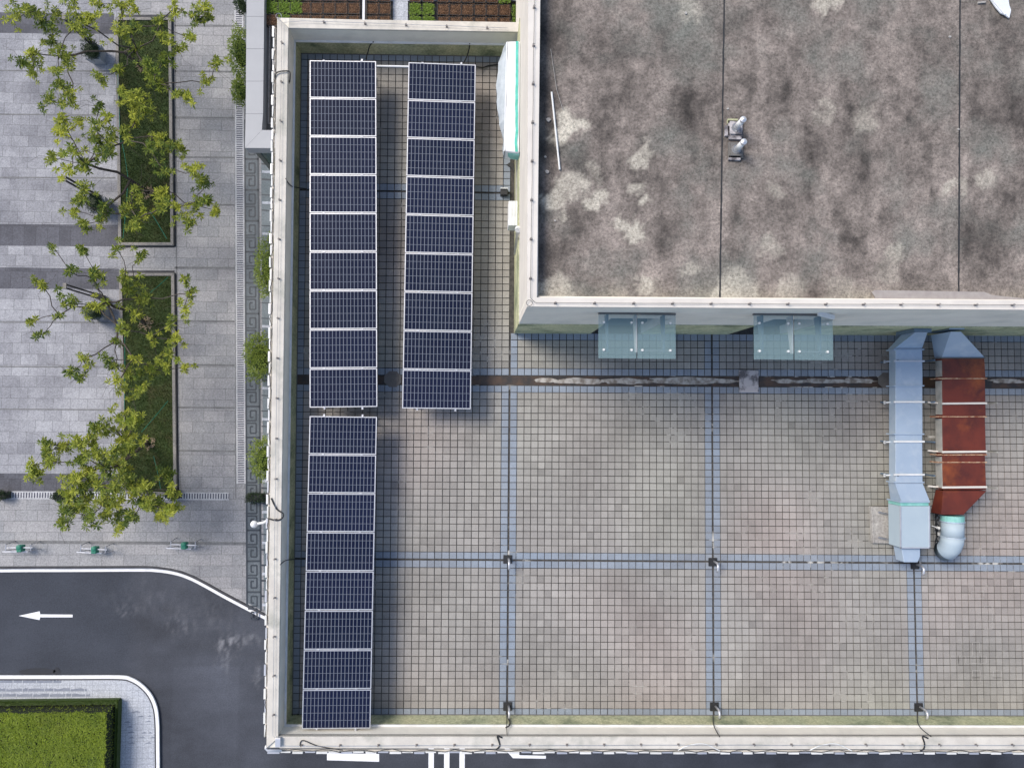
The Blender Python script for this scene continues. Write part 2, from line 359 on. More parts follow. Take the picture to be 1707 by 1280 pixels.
# drain gutter
g = MB(); x0 = v0(1)+.01; x1 = XE-.32
N_ = 150
for i in range(N_):
    xa = lerp(x0, x1, i/N_); xb = lerp(x0, x1, (i+1)/N_)
    g.quad((xa, h_dl(xa), -.005), (xb, h_dl(xb), -.005), (xb, h_du(xb), -.005), (xa, h_du(xa), -.005), 0)
g.build('gutter_bed', 'sludge', B)
def blob(m, cx, cy, rx, ry, zz, seed, th=.006, n=26, amp=.35, mi=0, c=None):
    pts = []
    for k in range(n):
        a = 2*pi*k/n; r = 1+amp*noise.noise(Vector((cos(a)*1.5+seed*7.3, sin(a)*1.5, seed)))+.12*noise.noise(Vector((cos(a)*6, sin(a)*6, seed*3.1)))
        pts.append((cx+cos(a)*rx*r, cy+sin(a)*ry*r))
    m.prism(pts, zz-.004, zz+th, mi, c)
for (ua, ub, k) in ((890, 932, .8), (925, 1008, 1.0), (1000, 1082, 1.1), (1075, 1212, 1.1), (1180, 1232, .7), (1285, 1338, .7), (1335, 1408, .8), (1400, 1462, .8), (1650, 1707, .8)):
    g = MB(); a, b = W(ua, 634.5), W(ub, 635.5); blob(g, (a.x+b.x)/2, (a.y+b.y)/2+random.uniform(-.01, .01), abs(b.x-a.x)/2, .085*k, 0.003, ua*.1, .012+ua*1e-6, 60, .5); g.build('gutter_screed', 'screed', B)
for (u, v) in ((655, 632), (1477, 634)):
    g = MB(); c = W(u, v); pts = [(c.x+.27*cos(pi/8+k*pi/4), c.y+.25*sin(pi/8+k*pi/4)) for k in range(8)]
    g.prism(pts, 0, .022, 0)
    pts = [(c.x+.16*cos(k*pi/8), c.y+.16*sin(k*pi/8)) for k in range(16)]
    g.prism(pts, .022, .03, 0); g.prism([(c.x+.06*cos(k*pi/4), c.y+.06*sin(k*pi/4)) for k in range(8)], .03, .05, 0)
    g.build('drain_outlet', 'line_dark', B)
# parapets: wall = lower waterproofing + upper render, coping on top
def wallrun(name, p, q, po, qo, z0, z1, mats, parent=B, th=None):
    m = MB(); m.hexa([z(p, z0), z(q, z0), z(qo, z0), z(po, z0)], [z(p, z1), z(q, z1), z(qo, z1), z(po, z1)]); return m.build(name, mats, parent)
def inset(p, d): return p+d
iW, iN, iS = Vector((.03, 0, 0)), Vector((0, -.03, 0)), Vector((0, .03, 0))
NEo_, NEi_ = z(NEo, 0)+Vector((-.06, 0, 0)), z(NEi, 0)+Vector((-.06, 0, 0))
NEi_.x = NEo_.x = UW.x-.004
for nm, a, b, ao, bo, off in (('parapet', NWi, SWi, NWo, SWo, Vector((.03, 0, 0))), ('parapet', NEi_, NWi, NEo_, NWo, Vector((0, -.03, 0))), ('parapet', SWi, SEi, SWo, SEo, Vector((0, .03, 0)))):
    # inner faces: base strip 3cm proud of the painted band
    mm = MB()
    corner = Vector((.03, -.03, 0)) if a is NWi else Vector((0, 0, 0))
    mm.hexa([z(a, G+.005 if False else 0), z(b, 0), z(bo, 0), z(ao, 0)], [z(a, ZP-.06), z(b, ZP-.06), z(bo, ZP-.06), z(ao, ZP-.06)])
    mm.build('parapet_wall', 'render_white', B)
bs = MB()
ring = [z(NEi_, 0), z(NWi, 0), z(SWi, 0), z(SEi, 0)]
ringo = [z(NEi_, 0)+Vector((0, -.035, 0)), z(NWi, 0)+Vector((.035, -.035, 0)), z(SWi, 0)+Vector((.035, .035, 0)), z(SEi, 0)+Vector((0, .035, 0))]
for i in range(3):
    bs.hexa([ring[i], ring[i+1], ringo[i+1], ringo[i]], [z(p, .66) for p in (ring[i]+(ringo[i]-ring[i])*.0, ring[i+1], ringo[i+1], ringo[i])])
bs.build('waterproof_upstand', 'render_base', B)
ln = MB()
for i in range(3):
    a, b, c, d = ring[i], ring[i+1], ringo[i+1], ringo[i]
    c = b+(c-b)*1.5; d = a+(d-a)*1.5
    ln.hexa([z(p, .662) for p in (a, b, c, d)], [z(p, .69) for p in (a, b, c, d)])
ln.build('flashing_strip', 'white', B)
# coping, bevelled, a little wider than wall
def cop(a, b, bo, ao, zt, mat, name='coping', th=.08, ex=.02):
    m = MB(); m.hexa([z(p, zt-th) for p in (a, b, bo, ao)], [z(p, zt) for p in (a, b, bo, ao)]); return m.build(name, mat, B, bevel=.012)
sh = .003
cop(NWi+Vector((.02, 0, 0)), SWi+Vector((.02, 0, 0)), SWo, NWo, ZP, 'coping')
cop(NEi_+Vector((0, -.02, 0)), NWi+Vector((.023, -.02, 0)), NWi+Vector((.023, NEo.y-NEi.y, 0)), NEo_, ZP+.003, 'coping')
cop(SWi+Vector((.023, .02, 0)), SEi+Vector((0, .02, 0)), SEo, SWo+Vector((.34, 0, 0)), ZP+.003, 'coping')
m = MB(); m.hexa([z(p, ZP-.1) for p in (SWi+Vector((.0, .045, 0)), SEi+Vector((0, .045, 0)), SEi+Vector((0, .03, 0)), SWi+Vector((0, .03, 0)))], [z(p, ZP-.07) for p in (SWi+Vector((.0, .045, 0)), SEi+Vector((0, .045, 0)), SEi+Vector((0, .03, 0)), SWi+Vector((0, .03, 0)))]); m.build('drip_edge', 'line_dark', B)
# dark base line along deck edges
m = MB()
for i in range(3):
    a, b = ringo[i], ringo[i+1]; d = (b-a).normalized(); nn = Vector((-d.y, d.x, 0))
    m.bar(z(a+nn*.012, .02), z(b+nn*.012, .02), .024, .02)
m.build('joint_sealant', 'line_dark', B)
# outer walls down to the ground
def facade(a, b, thick, parent=B):
    d = (z(b, 0)-z(a, 0)); L = d.length; d.normalize(); nrm = Vector((d.y, -d.x, 0))   # outward = right of a->b
    m = MB(); m.hexa([z(a, G), z(b, G), z(b-nrm*.3, G), z(a-nrm*.3, G)], [z(a, -.012), z(b, -.012), z(b-nrm*.3, -.012), z(a-nrm*.3, -.012)]); m.build('facade_wall', 'facade', parent)
    n = int(L//3.2)
    for fl in range(5):
        for k in range(n):
            c = z(a, 0)+d*(L*(k+.5)/n); zz = G+1.0+fl*3.7
            w_ = MB(); p, q = c-d*.8, c+d*.8
            w_.hexa([z(p, zz)+nrm*.005, z(q, zz)+nrm*.005, z(q, zz)-nrm*.05, z(p, zz)-nrm*.05], [z(p, zz+1.9)+nrm*.005, z(q, zz+1.9)+nrm*.005, z(q, zz+1.9)-nrm*.05, z(p, zz+1.9)-nrm*.05])
            w_.build('window', 'window', parent)
sO = Vector((.05, .05, 0))
facade(z(NWo, 0)+Vector((.03, -.03, 0)), z(SWo, 0)+Vector((.03, .03, 0)), .3)
facade(z(SWo, 0)+Vector((.34, .03, 0)), z(SEo, 0)+Vector((0, .03, 0)), .3)
E_ = MB(); E_.box(XE-.3, SEo.y+.35, G, XE-.03, UN.y, -.012); E_.build('facade_wall', 'facade', B)
E_ = MB(); E_.box(XE-.3, SEi.y+.05, 0, XE-.02, US.y-.01, ZP-.06); E_.build('parapet_wall', 'render_white', B)
E_ = MB(); E_.box(XE-.32, SEi.y+.05, ZP-.06, XE, US.y-.01, ZP); E_.build('coping', 'coping', B)
NW_ = MB(); NW_.hexa([z(NWo, G)+Vector((.34, -.3, 0)), z(NEo_, G)+Vector((0, -.3, 0)), z(NEo_, G)+Vector((0, -.03, 0)), z(NWo, G)+Vector((.34, -.03, 0))], [z(NWo, -.012)+Vector((.34, -.3, 0)), z(NEo_, -.012)+Vector((0, -.3, 0)), z(NEo_, -.012)+Vector((0, -.03, 0)), z(NWo, -.012)+Vector((.34, -.03, 0))]); NW_.build('facade_wall', 'facade', B)
# ---------------- upper storey
d_s = (US-UW).normalized(); n_s = Vector((d_s.y, -d_s.x, 0))
def ux(u, v): # point on S wall base from pixel x at z0
    p = W(u, v); return UW.x+(p.x-UW.x)
op = [(ux(984, 556), ux(1068, 556)), (ux(1213, 557), ux(1300, 557))]; OPH = 3.3
def swall(xa, xb, z0, z1, mat, proud=0, name='upper_wall', dep=.25):
    m = MB(); a = Vector((xa, h_ub(xa), 0)); b = Vector((xb, h_ub(xb), 0))
    fr = n_s*proud
    m.hexa([z(a+fr, z0), z(b+fr, z0), z(b-n_s*dep, z0), z(a-n_s*dep, z0)], [z(a+fr, z1), z(b+fr, z1), z(b-n_s*dep, z1), z(a-n_s*dep, z1)])
    return m.build(name, mat, B)
segs = [(UW.x+.001, op[0][0]), (op[0][1], op[1][0]), (op[1][1], XE-.01)]
for a, b in segs:
    swall(a, b, -.01, OPH, 'render_white')
    swall(a if a > UW.x+.01 else a-.02, b, -.008, 2.1, 'render_base', .02, 'waterproof_upstand', -.001)
swall(UW.x+.001, XE-.01, OPH, ZB-.1, 'render_white')
for (a, b) in op:   # door recess: floor, jambs, back
    m = MB(); m.box(a-.2, h_ub(a)+.25, -.012, b+.2, h_ub(a)+2.2, .0); m.build('recess_floor', 'side_slab', B)
    m = MB(); m.box(a-.2, h_ub(a)+2.2, 0, b+.2, h_ub(a)+2.3, OPH+.2); m.box(a-.3, h_ub(a)+.26, 0, a-.2, h_ub(a)+2.3, OPH+.2); m.box(b+.2, h_ub(a)+.26, 0, b+.3, h_ub(a)+2.3, OPH+.2); m.build('recess_wall', 'render_white', B)
    m = MB(); m.box(a+.1, h_ub(a)+2.14, 0, b-.1, h_ub(a)+2.195, 2.2); m.build('door', 'galv_dark', B)
m = MB(); m.hexa([z(UW, -.01), z(UW+Vector((.25, 0.25, 0)), -.01), z(UN+Vector((.25, 0, 0)), -.01), z(UN, -.01)], [z(UW, ZB-.1), z(UW+Vector((.25, .25, 0)), ZB-.1), z(UN+Vector((.25, 0, 0)), ZB-.1), z(UN, ZB-.1)]); m.build('upper_wall', 'coping_clean', B)
m = MB(); m.hexa([z(UW, -.008)+Vector((-.02, -.02, 0)), z(UW, -.008)+Vector((-.001, -.02, 0)), z(NEi, -.008)*1+Vector((0, 0, 0)), z(NEi, -.008)+Vector((-.02, 0, 0))], [z(UW, .66)+Vector((-.02, -.02, 0)), z(UW, .66)+Vector((-.001, -.02, 0)), z(NEi, .66), z(NEi, .66)+Vector((-.02, 0, 0))]) if False else None
a_ = z(UW, 0); b_ = lerp(UW, UN, (NEi.y-.05-UW.y)/(UN.y-UW.y))
m.v = []; m.f = []; m.mi = []; m.c = []
m.hexa([z(a_, -.008)+Vector((-.02, -.02, 0)), z(a_, -.008)+Vector((-.001, 0, 0)), z(b_, -.008)+Vector((-.001, 0, 0)), z(b_, -.008)+Vector((-.02, 0, 0))], [z(a_, 2.1)+Vector((-.02, -.02, 0)), z(a_, 2.1)+Vector((-.001, 0, 0)), z(b_, 2.1)+Vector((-.001, 0, 0)), z(b_, 2.1)+Vector((-.02, 0, 0))])
m.build('waterproof_upstand', 'render_base', B)
m = MB(); m.hexa([z(UN, G), z(UN, G)+Vector((18.4, 0, 0)), z(UN, G)+Vector((18.4, -.3, 0)), z(UN, G)+Vector((0, -.3, 0))], [z(UN, ZB-.1), z(UN, ZB-.1)+Vector((18.4, 0, 0)), z(UN, ZB-.1)+Vector((18.4, -.3, 0)), z(UN, ZB-.1)+Vector((0, -.3, 0))]); m.build('upper_wall', 'render_white', B)
m = MB(); m.box(XE-.28, US.y+.3, 0, XE-.03, UN.y-.31, ZB-.1); m.build('upper_wall', 'render_white', B)
# upper coping
def ring4(o, i, zt, th, mat, nm):
    for k in range(4):
        a, b, c, d = o[k], o[(k+1) % 4], i[(k+1) % 4], i[k]
        m = MB(); m.hexa([z(p, zt-th) for p in (a, b, c, d)], [z(p, zt) for p in (a, b, c, d)]); m.build(nm, mat, B)
ring4([UW, US, UNE, UN], [UIW, UIS, UINE, UIN], ZB, .1, 'coping_clean', 'upper_coping')
ring4([UIW+Vector((-.02, -.02, 0)), UIS+Vector((.02, -.02, 0)), UINE+Vector((.02, .02, 0)), UIN+Vector((-.02, .02, 0))], [UIW+Vector((.012, .012, 0)), UIS+Vector((-.012, .012, 0)), UINE-Vector((.012, .012, 0)), UIN+Vector((.012, -.012, 0))], ZB-.09, .6, 'coping_clean', 'upper_parapet')
# upper roof membrane as vertex-tinted grid
LB = [W(u, v, ZU).to_2d()[:]+(r*.0102, k) for u, v, r, k in ((950, 205, 30, .8), (940, 225, 20, .8), (945, 310, 34, .6), (925, 335, 30, .6), (992, 330, 26, .75), (1068, 258, 26, .6), (1060, 310, 18, .6), (1078, 337, 14, .6), (1048, 380, 26, .75), (1060, 395, 18, .6), (1075, 478, 26, .6), (930, 492, 40, .5), (905, 497, 34, .5), (1225, 480, 46, .5), (1200, 490, 30, .5), (1155, 450, 22, .35), (1490, 428, 24, .45), (1475, 450, 30, .25), (1375, 185, 22, .3), (1445, 200, 30, .3), (1640, 300, 24, .4), (1380, 5, 26, .55), (1285, 410, 30, .3), (1155, 20, 26, .3), (1290, 320, 22, .3), (1590, 310, 18, .4), (990, 285, 18, .3), (1400, 490, 40, .25), (1320, 480, 30, .3))]
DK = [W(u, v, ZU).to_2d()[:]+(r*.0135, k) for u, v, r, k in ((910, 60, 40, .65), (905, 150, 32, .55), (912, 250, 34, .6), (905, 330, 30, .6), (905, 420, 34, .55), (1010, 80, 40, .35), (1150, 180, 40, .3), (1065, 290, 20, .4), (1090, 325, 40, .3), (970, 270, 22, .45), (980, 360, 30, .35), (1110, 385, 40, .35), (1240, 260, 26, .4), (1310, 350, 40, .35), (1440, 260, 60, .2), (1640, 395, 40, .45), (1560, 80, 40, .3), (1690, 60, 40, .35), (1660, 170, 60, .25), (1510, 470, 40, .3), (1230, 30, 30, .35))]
def roofcol(x, y):
    dx, dy = fb(x, y, 1.8, 2)*.2, fb(x, y, 1.8, 9)*.2
    n1 = fb(x, y, .35, 1, 5); n2 = fb(x, y, 1.6, 4, 5); n3 = fb(x*1.6, y*.5, 1.1, 12, 4)
    c = Vector((.182, .154, .134))*max(.3, 1+.30*n1+.34*n2+.38*n3+.34*fb(x, y, 4.5, 31, 4))
    c = c.lerp(Vector((.15, .15, .13)), min(1, max(0, fb(x, y, .5, 21)*1.0)))
    e_ = max(0, 1-(x-1.3)/.55); c = c*(1-.55*min(1, e_)*(.7+.5*n2)); e_ = max(0, 1-(y-2.6)/.5); c = c.lerp(Vector((.30, .27, .21)), .5*min(1, e_)*max(0, .5+n1+n2))  # shading along the left edge is painted into the tint
    dk = 0
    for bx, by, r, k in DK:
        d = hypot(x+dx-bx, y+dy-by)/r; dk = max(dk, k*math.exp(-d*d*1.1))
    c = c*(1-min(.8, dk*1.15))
    lt = 0
    for bx, by, r, k in LB:
        d = hypot(x+dx*1.2-bx, y+dy*1.2-by)/r
        if d < 1.6: lt = max(lt, min(1, k*1.25)*min(1, max(0, (1.2-d)/.45)))
    c = c.lerp(Vector((.50, .46, .38)), min(1, lt*(.85+.3*n2)))
    return tuple(max(.01, v) for v in c)
def grid(p, q, r, s, step, colf, zz, name, mat, parent=None):
    # rectangle-ish: p SW q SE r NE s NW
    nx = int((q-p).length/step); ny = int((s-p).length/step)
    vs = []; cols = []
    for j in range(ny+1):
        for i in range(nx+1):
            P_ = lerp(lerp(p, q, i/nx), lerp(s, r, i/nx), j/ny); vs.append((P_.x, P_.y, zz)); cols.append(colf(P_.x, P_.y))
    off = ORG[parent.name] if parent else Vector((0, 0, 0))
    me = bpy.data.meshes.new(name); me.from_pydata([Vector(v)-off for v in vs], [], [(j*(nx+1)+i, j*(nx+1)+i+1, (j+1)*(nx+1)+i+1, (j+1)*(nx+1)+i) for j in range(ny) for i in range(nx)])
    ca = me.color_attributes.new('tint', 'FLOAT_COLOR', 'POINT'); ca.data.foreach_set('color', [k for c in cols for k in (*c, 1)])
    me.materials.append(M[mat]); o = bpy.data.objects.new(name, me); COL.objects.link(o); ORG[o.name] = off
    if parent: o.parent = parent
    return o
pad = .01
Ry = W(853, -25, ZU).y
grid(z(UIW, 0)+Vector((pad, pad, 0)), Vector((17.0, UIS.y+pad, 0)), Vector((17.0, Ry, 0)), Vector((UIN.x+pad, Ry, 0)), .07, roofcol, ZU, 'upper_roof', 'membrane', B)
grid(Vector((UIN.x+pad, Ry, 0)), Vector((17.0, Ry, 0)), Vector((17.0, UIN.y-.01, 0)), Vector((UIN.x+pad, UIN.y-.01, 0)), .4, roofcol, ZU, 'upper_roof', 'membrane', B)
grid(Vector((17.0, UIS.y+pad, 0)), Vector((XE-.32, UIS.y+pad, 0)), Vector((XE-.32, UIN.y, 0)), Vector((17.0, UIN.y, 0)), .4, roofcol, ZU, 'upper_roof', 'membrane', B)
m = MB()
for a, b in (((1207.5, -20), (1200, 496)), ((1600.3, -20), (1598, 500))):
    p, q = W(*a, ZU), W(*b, ZU)
    n = 60; pts = [lerp(p, q, i/n)+Vector((random.uniform(-.004, .004), 0, 0)) for i in range(n+1)]
    for i in range(n):
        wd = .017+.006*random.random(); m.add([z(pts[i], ZU+.003)-Vector((wd, 0, 0)), z(pts[i], ZU+.003)+Vector((wd, 0, 0)), z(pts[i+1], ZU+.003)+Vector((wd, 0, 0)), z(pts[i+1], ZU+.003)-Vector((wd, 0, 0))], [(0, 1, 2, 3)])
m.build('roof_joint', 'black', B)
m = MB(); pts = [W(u, v, ZU) for u, v in ((1452, 487), (1458, 484), (1640, 487), (1652, 492), (1668, 494), (1700, 497), (1720, 502), (1455, 501), (1458, 496))]
m.prism([p[:2] for p in pts], ZU-.01, ZU+.03)
m.build('membrane_patch', simple('patch_felt', (.36, .33, .31), (.3, .27, .26), 5, .8), B)
# ================================================================== lightning conductors
def conductor(pts, label, clipstep, zz, loops=()):
    t_ = thing('lightning_conductor', pts[0], label, 'lightning conductor', 'lightning conductor wires along the parapets')
    m = MB(); path = []
    for i in range(len(pts)-1):
        L = (pts[i+1]-pts[i]).length; n = max(2, int(L/.8))
        for k in range(n): path.append(lerp(pts[i], pts[i+1], k/n)+Vector((random.uniform(-.006, .006), random.uniform(-.006, .006), 0)))
    path.append(pts[-1]); m.tube(path, .006, 4)
    for c, r in loops: m.tube([c+Vector((r*cos(a*pi/10), r*sin(a*pi/10), 0)) for a in range(21)], .007, 4)
    m.build('wire', 'steel' if zz < 2 else 'line_dark', t_)
    for i in range(len(pts)-1):
        L = (pts[i+1]-pts[i]).length; n = int(L/clipstep)
        for k in range(n):
            p = lerp(pts[i], pts[i+1], (k+.5)/n); c = MB(); c.box(p.x-.03, p.y-.02, zz, p.x+.03, p.y+.02, zz+.015); c.tube([z(p, zz), z(p, zz+.09)], .008, 5); c.tube([z(p, zz+.08)+Vector((.025*cos(a), .025*sin(a), 0)) for a in (0, 1, 2, 3, 4, 5)], .006, 4); c.build('clip', 'clip', t_)
hz = ZP+.07
conductor([W(846, 47, hz), W(505, 35, hz), W(470, 38, hz), W(466, 300, hz), W(458, 900, hz), W(455, 1225, hz), W(470, 1243, hz), W(1100, 1241.5, hz), W(1720, 1242, hz)], 'thin lightning conductor wire on clips along the weathered lower parapet', 1.0, ZP+.003, [(W(464.5, 27, hz), .075)])
hz = ZB+.05
conductor([W(891, -20, hz), W(884, 497, hz), W(893, 505, hz), W(1720, 508.5, hz)], 'dark conductor wire on clips along the pale upper roof coping', .82, ZB+.002, [(W(882.5, 505, hz), .065)])
# ================================================================== solar strings
def string(corn, n, zt, label, prefix, gaps):
    TL, TR, BR, BL = [W(u, v, zt) for u, v in corn]
    ax = ((TR-TL)+(BR-BL)).normalized(); ay = ((BL-TL)+(BR-TR)).normalized()
    wd = ((TR-TL).length+(BR-BL).length)/2; pitch = ((BL-TL).length+(BR-TR).length)/2/n; ht = pitch-.022
    ang = atan2(ay.x, -ay.y)
    for i in range(n):
        c = bil(TL, TR, BR, BL, .5, (i+.5)/n)
        if i == 0:
            root = thing('solar_panel', Vector((0, 0, 0)), 'x', 'solar panel', 'solar panels mounted in rows')
            fr = MB(); w2, h2 = wd/2, ht/2; b = .022
            for (x0, y0, x1, y1) in ((-w2, -h2, w2, -h2+b), (-w2, h2-b, w2, h2), (-w2, -h2+b, -w2+b, h2-b), (w2-b, -h2+b, w2, h2-b)): fr.box(x0, y0, -.035, x1, y1, 0)
            fo = fr.build('frame', 'alu', root)
            cs = MB(); cs.box(-w2+b, -h2+b, -.03, w2-b, h2-b, -.004); cf = cs.build('cell_sheet', 'cells', root)
            me = cf.data; uvl = me.uv_layers.new(name='UVMap')
            for lp in me.loops:
                v = me.vertices[lp.vertex_index].co; uvl.data[lp.index].uv = ((v.x+w2-b)/(wd-2*b), (v.y+h2-b)/(ht-2*b))
            for sx in (-.29, .28):
                for sy in (1, -1):
                    cl = MB(); cl.box(wd*sx-.035, sy*h2-(.012 if sy > 0 else .0), -.03, wd*sx+.035, sy*h2+(.0 if sy < 0 else .009), .008) if False else cl.box(wd*sx-.035, sy*(h2-.004)-.008, .0005, wd*sx+.035, sy*(h2-.004)+.008, .009)
                    cl.build('clamp', 'alu', root)
            proto = root; o = root
        else: o = copy_tree(proto, (0, 0, 0), 'x')
        o.location = c; o.rotation_euler = (0, 0, ang)
        pos = 'topmost' if i == 0 else ('bottommost' if i == n-1 else ORD[i]+' from the top')
        o['label'] = 'dark blue solar panel, %s in the %s' % (pos, prefix)
    # rack
    r = thing('support_rack', lerp(TL, BR, .5), label, 'solar rack', 'steel racks under the solar panels'); r.location.z = 0; ORG[r.name] = Vector(r.location)
    for sx in (.21, .78):
        m = MB(); a = bil(TL, TR, BR, BL, sx, 0)-ay*.05; b_ = bil(TL, TR, BR, BL, sx, 1)+ay*.05; m.bar(z(a, zt-.06), z(b_, zt-.06), .045, .045); m.build('rail', 'alu', r)
    k = max(3, n//2)
    for j in range(k+1):
        tt = .015+.97*j/k
        m = MB(); a = bil(TL, TR, BR, BL, .12, tt); b_ = bil(TL, TR, BR, BL, .88, tt); m.bar(z(a, zt-.105), z(b_, zt-.105), .04, .04); m.build('crossbeam', 'alu', r)
        for p in (a, b_):
            p = lerp(p, (a+b_)/2, .1); m = MB(); m.tube([z(p, .06), z(p, zt-.12)], .022, 6); m.build('post', 'alu', r)
            m = MB(); m.box(p.x-.12, p.y-.12, .02, p.x+.12, p.y+.12, .14); m.build('footing', 'concrete', r)
    return TL, TR, BR, BL
string(((515.5, 102.5), (627.5, 100), (628, 679.5), (517, 679)), 9, .95, 'aluminium rack carrying the upper left row of nine solar panels', 'upper left row beside the parapet', 0)
string(((516, 693), (628.5, 694), (617, 1216), (503.5, 1213.5)), 8, 1.0, 'aluminium rack carrying the lower left row of eight solar panels', 'lower left row beside the parapet', 0)
string(((680, 105.5), (794, 106), (783.5, 683), (671.5, 680.5)), 9, .95, 'aluminium rack carrying the right-hand row of nine solar panels', 'right-hand row', 0)
# string conduit, cables
def cable(pts, r, label, mat='cable', name='cable', cat='cable', n=6, sub=4):
    P_ = [Vector(p) for p in pts]; out = []
    for i in range(len(P_)-1):
        p0, p1, p2, p3 = P_[max(i-1, 0)], P_[i], P_[i+1], P_[min(i+2, len(P_)-1)]
        for k in range(sub):
            s = k/sub; out.append(.5*((2*p1)+(-p0+p2)*s+(2*p0-5*p1+4*p2-p3)*s*s+(-p0+3*p1-3*p2+p3)*s**3))
    out.append(P_[-1]); m = MB(); m.tube(out, r, n); return tag(m.build(name, mat), label, cat)
cable([W(628, 110.5, .92), W(655, 111, .92), W(681, 111.5, .92)], .03, 'white pipe bridging the tops of the two upper panel rows', 'white', 'conduit', 'pipe')
cable([W(623, 70, .7), W(617, 76, .6), W(613, 88, .4), W(610, 99, .5)], .018, 'black cable hanging from the ledge to the upper left panel row')
cable([W(783, 73, .7), W(782, 82, .55), W(778, 95, .4), W(773, 105, .5)], .018, 'black cable hanging from the ledge to the right-hand panel row')
cable([W(794, 112, .3), W(805, 113, .1), W(815, 110, .06), W(829, 108, .1), W(836, 106, .4)], .022, 'black cable running from right-hand panels to the white tarpaulin')
cable([W(458, 130, ZP+.02), W(462, 121, ZP+.05), W(481, 119, ZP+.05), W(483.5, 128, ZP+.01), W(482, 139, 1.1), W(478, 139, 1.0)], .02, 'black cable hooked over the left parapet near its top')
cable([W(476, 298, ZP+.01), W(482, 307, 1.1), W(490, 312, .6), W(512, 315, .3)], .014, 'thin black cable dropping inside the left parapet beside the fourth panel')
cable([W(452, 830, ZP+.02), W(461, 848, ZP+.03), W(472, 856, ZP+.02), W(470, 864, ZP+.02), W(460, 867, ZP+.03), W(447, 864, ZP+.02)], .02, 'curled black cable on the left parapet beside the globe lamp')
cable([W(467, 941, ZP+.01), W(476, 934, 1.05), W(490, 932, .4), W(513, 932, .3)], .014, 'thin black cable dropping inside the left parapet at the fourth lower panel')
cable([W(844, 1188, .15), W(847, 1196, .3), W(850, 1203, .55), W(848.5, 1209, .8), W(843, 1212, .88)], .022, 'thick black cable from roof vent up the bottom parapet wall')
cable([W(844.5, 1192, .1), W(844.5, 1213, .86), W(845.5, 1227, ZP-.05)], .009, 'thin wire beside the thick cable on the bottom parapet wall')
cable([W(837, 1229, ZP+.01), W(829, 1226, ZP+.04), W(832, 1236, ZP+.02), W(833, 1243, ZP+.01), W(827, 1249, ZP+.01)], .022, 'bent black cable crossing the bottom coping left of the first vent')
cable([W(1188.5, 1192, .08), W(1189, 1205, .6), W(1193, 1216, .98), W(1200, 1228, ZP+.0)], .013, 'grey cable from the middle bottom vent to the coping')
cable([W(1529, 1192, .08), W(1530, 1204, .6), W(1536, 1214, .92), W(1552, 1227, ZP+.0)], .013, 'grey cable from the right bottom vent to the coping')
cable([W(1547, 1230, ZP+.01), W(1538, 1227, ZP+.04), W(1541, 1238, ZP+.02), W(1540, 1247, ZP+.01), W(1534, 1251, ZP)], .022, 'bent black cable crossing the bottom coping near the right vent')
cable([W(500, 1243, ZP+.02), W(501, 1236, ZP+.03), W(507, 1234, ZP+.03), W(530, 1243, ZP+.02), W(560, 1248, ZP+.02), W(572, 1250, ZP+.02)], .013, 'thin looped cable lying on the bottom coping under the lower left panels')
for i, (a, b, s) in enumerate(((1130, 1200, 'middle vent'), (1350, 1420, 'stretch between the middle and right vents'))):
    cable([W(a, 1250, ZP+.02), W(a+15, 1243, ZP+.03), W(a+35, 1239, ZP+.03), W(a+50, 1241, ZP+.02), W(b, 1251, ZP+.02)], .014, 'white cable arching along the bottom coping at the '+s, 'white')
# ================================================================== vents on tiled roof
def vent(u, v, label, first=None):
    p = W(u, v)
    if first is not None: return copy_tree(first, p, label)
    r = thing('roof_vent', p, label, 'roof vent', 'small roof vents at the tile joints')
    m = MB(); m.box(p.x-.125, p.y-.12, .02, p.x+.125, p.y+.12, .05); m.box(p.x-.1, p.y-.095, .05, p.x+.1, p.y+.095, .06); m.build('base_plate', 'black', r)
    m = MB(); m.tube([p+Vector((.03, .02, .05)), p+Vector((.03, .02, .32)), p+Vector((.03, 0, .38)), p+Vector((.03, -.05, .41)), p+Vector((.03, -.15, .40)), p+Vector((.03, -.22, .33))], .032, 8); m.build('bent_pipe', 'alu', r, True)
    return r
v0_ = vent(846, 931.5, 'black-based vent with bent steel pipe, leftmost of the three on the middle joint')
vent(1187.5, 936, 'black-based vent with bent steel pipe at the middle joint crossing between the bays', v0_)
vent(1524, 941, 'black-based vent with bent steel pipe just below the silver fan box outlet', v0_)
vent(846, 1176, 'black-based vent feeding a thick black cable over the bottom parapet', v0_)
vent(1190, 1176.5, 'black-based vent at the bottom parapet, middle of the three', v0_)
vent(1530, 1177.5, 'black-based vent at the bottom parapet, rightmost of the three', v0_)
# slab lid over gutter
p = W(1247, 636); m = MB(); m.box(p.x-.29, p.y-.33, .025, p.x+.29, p.y+.33, .085); tag(m.build('concrete_slab', 'concrete_dirty', bevel=.01), 'square stained concrete slab laid over the roof gutter', 'slab')
# ================================================================== upper roof items
def pipevent(u, v, label, bricks):
    p = W(u, v, ZU); r = thing('vent_pipe', p, label, 'vent pipe', 'vent pipes on the brown roof')
    m = MB(); m.box(p.x-.17, p.y-.18, ZU-.01, p.x+.17, p.y+.18, ZU+.07); m.box(p.x-.14, p.y-.15, ZU+.07, p.x+.14, p.y+.15, ZU+.11); m.build('base_block', 'line_dark' if bricks == 0 else 'concrete_dirty', r)
    m = MB(); m.tube([z(p, ZU+.1), z(p, ZU+.16)], [.12, .085], 12); m.build('collar', 'steel', r)
    m = MB(); m.tube([z(p, ZU+.15), z(p, ZU+.5)], .066, 12); m.build('pipe', 'white', r, True)
    m = MB(); m.tube([z(p, ZU+.5), z(p, ZU+.52), z(p, ZU+.57), z(p, ZU+.6)], [.05, .07, .07, .02], 12); m.build('cap', 'alu', r)
    return r
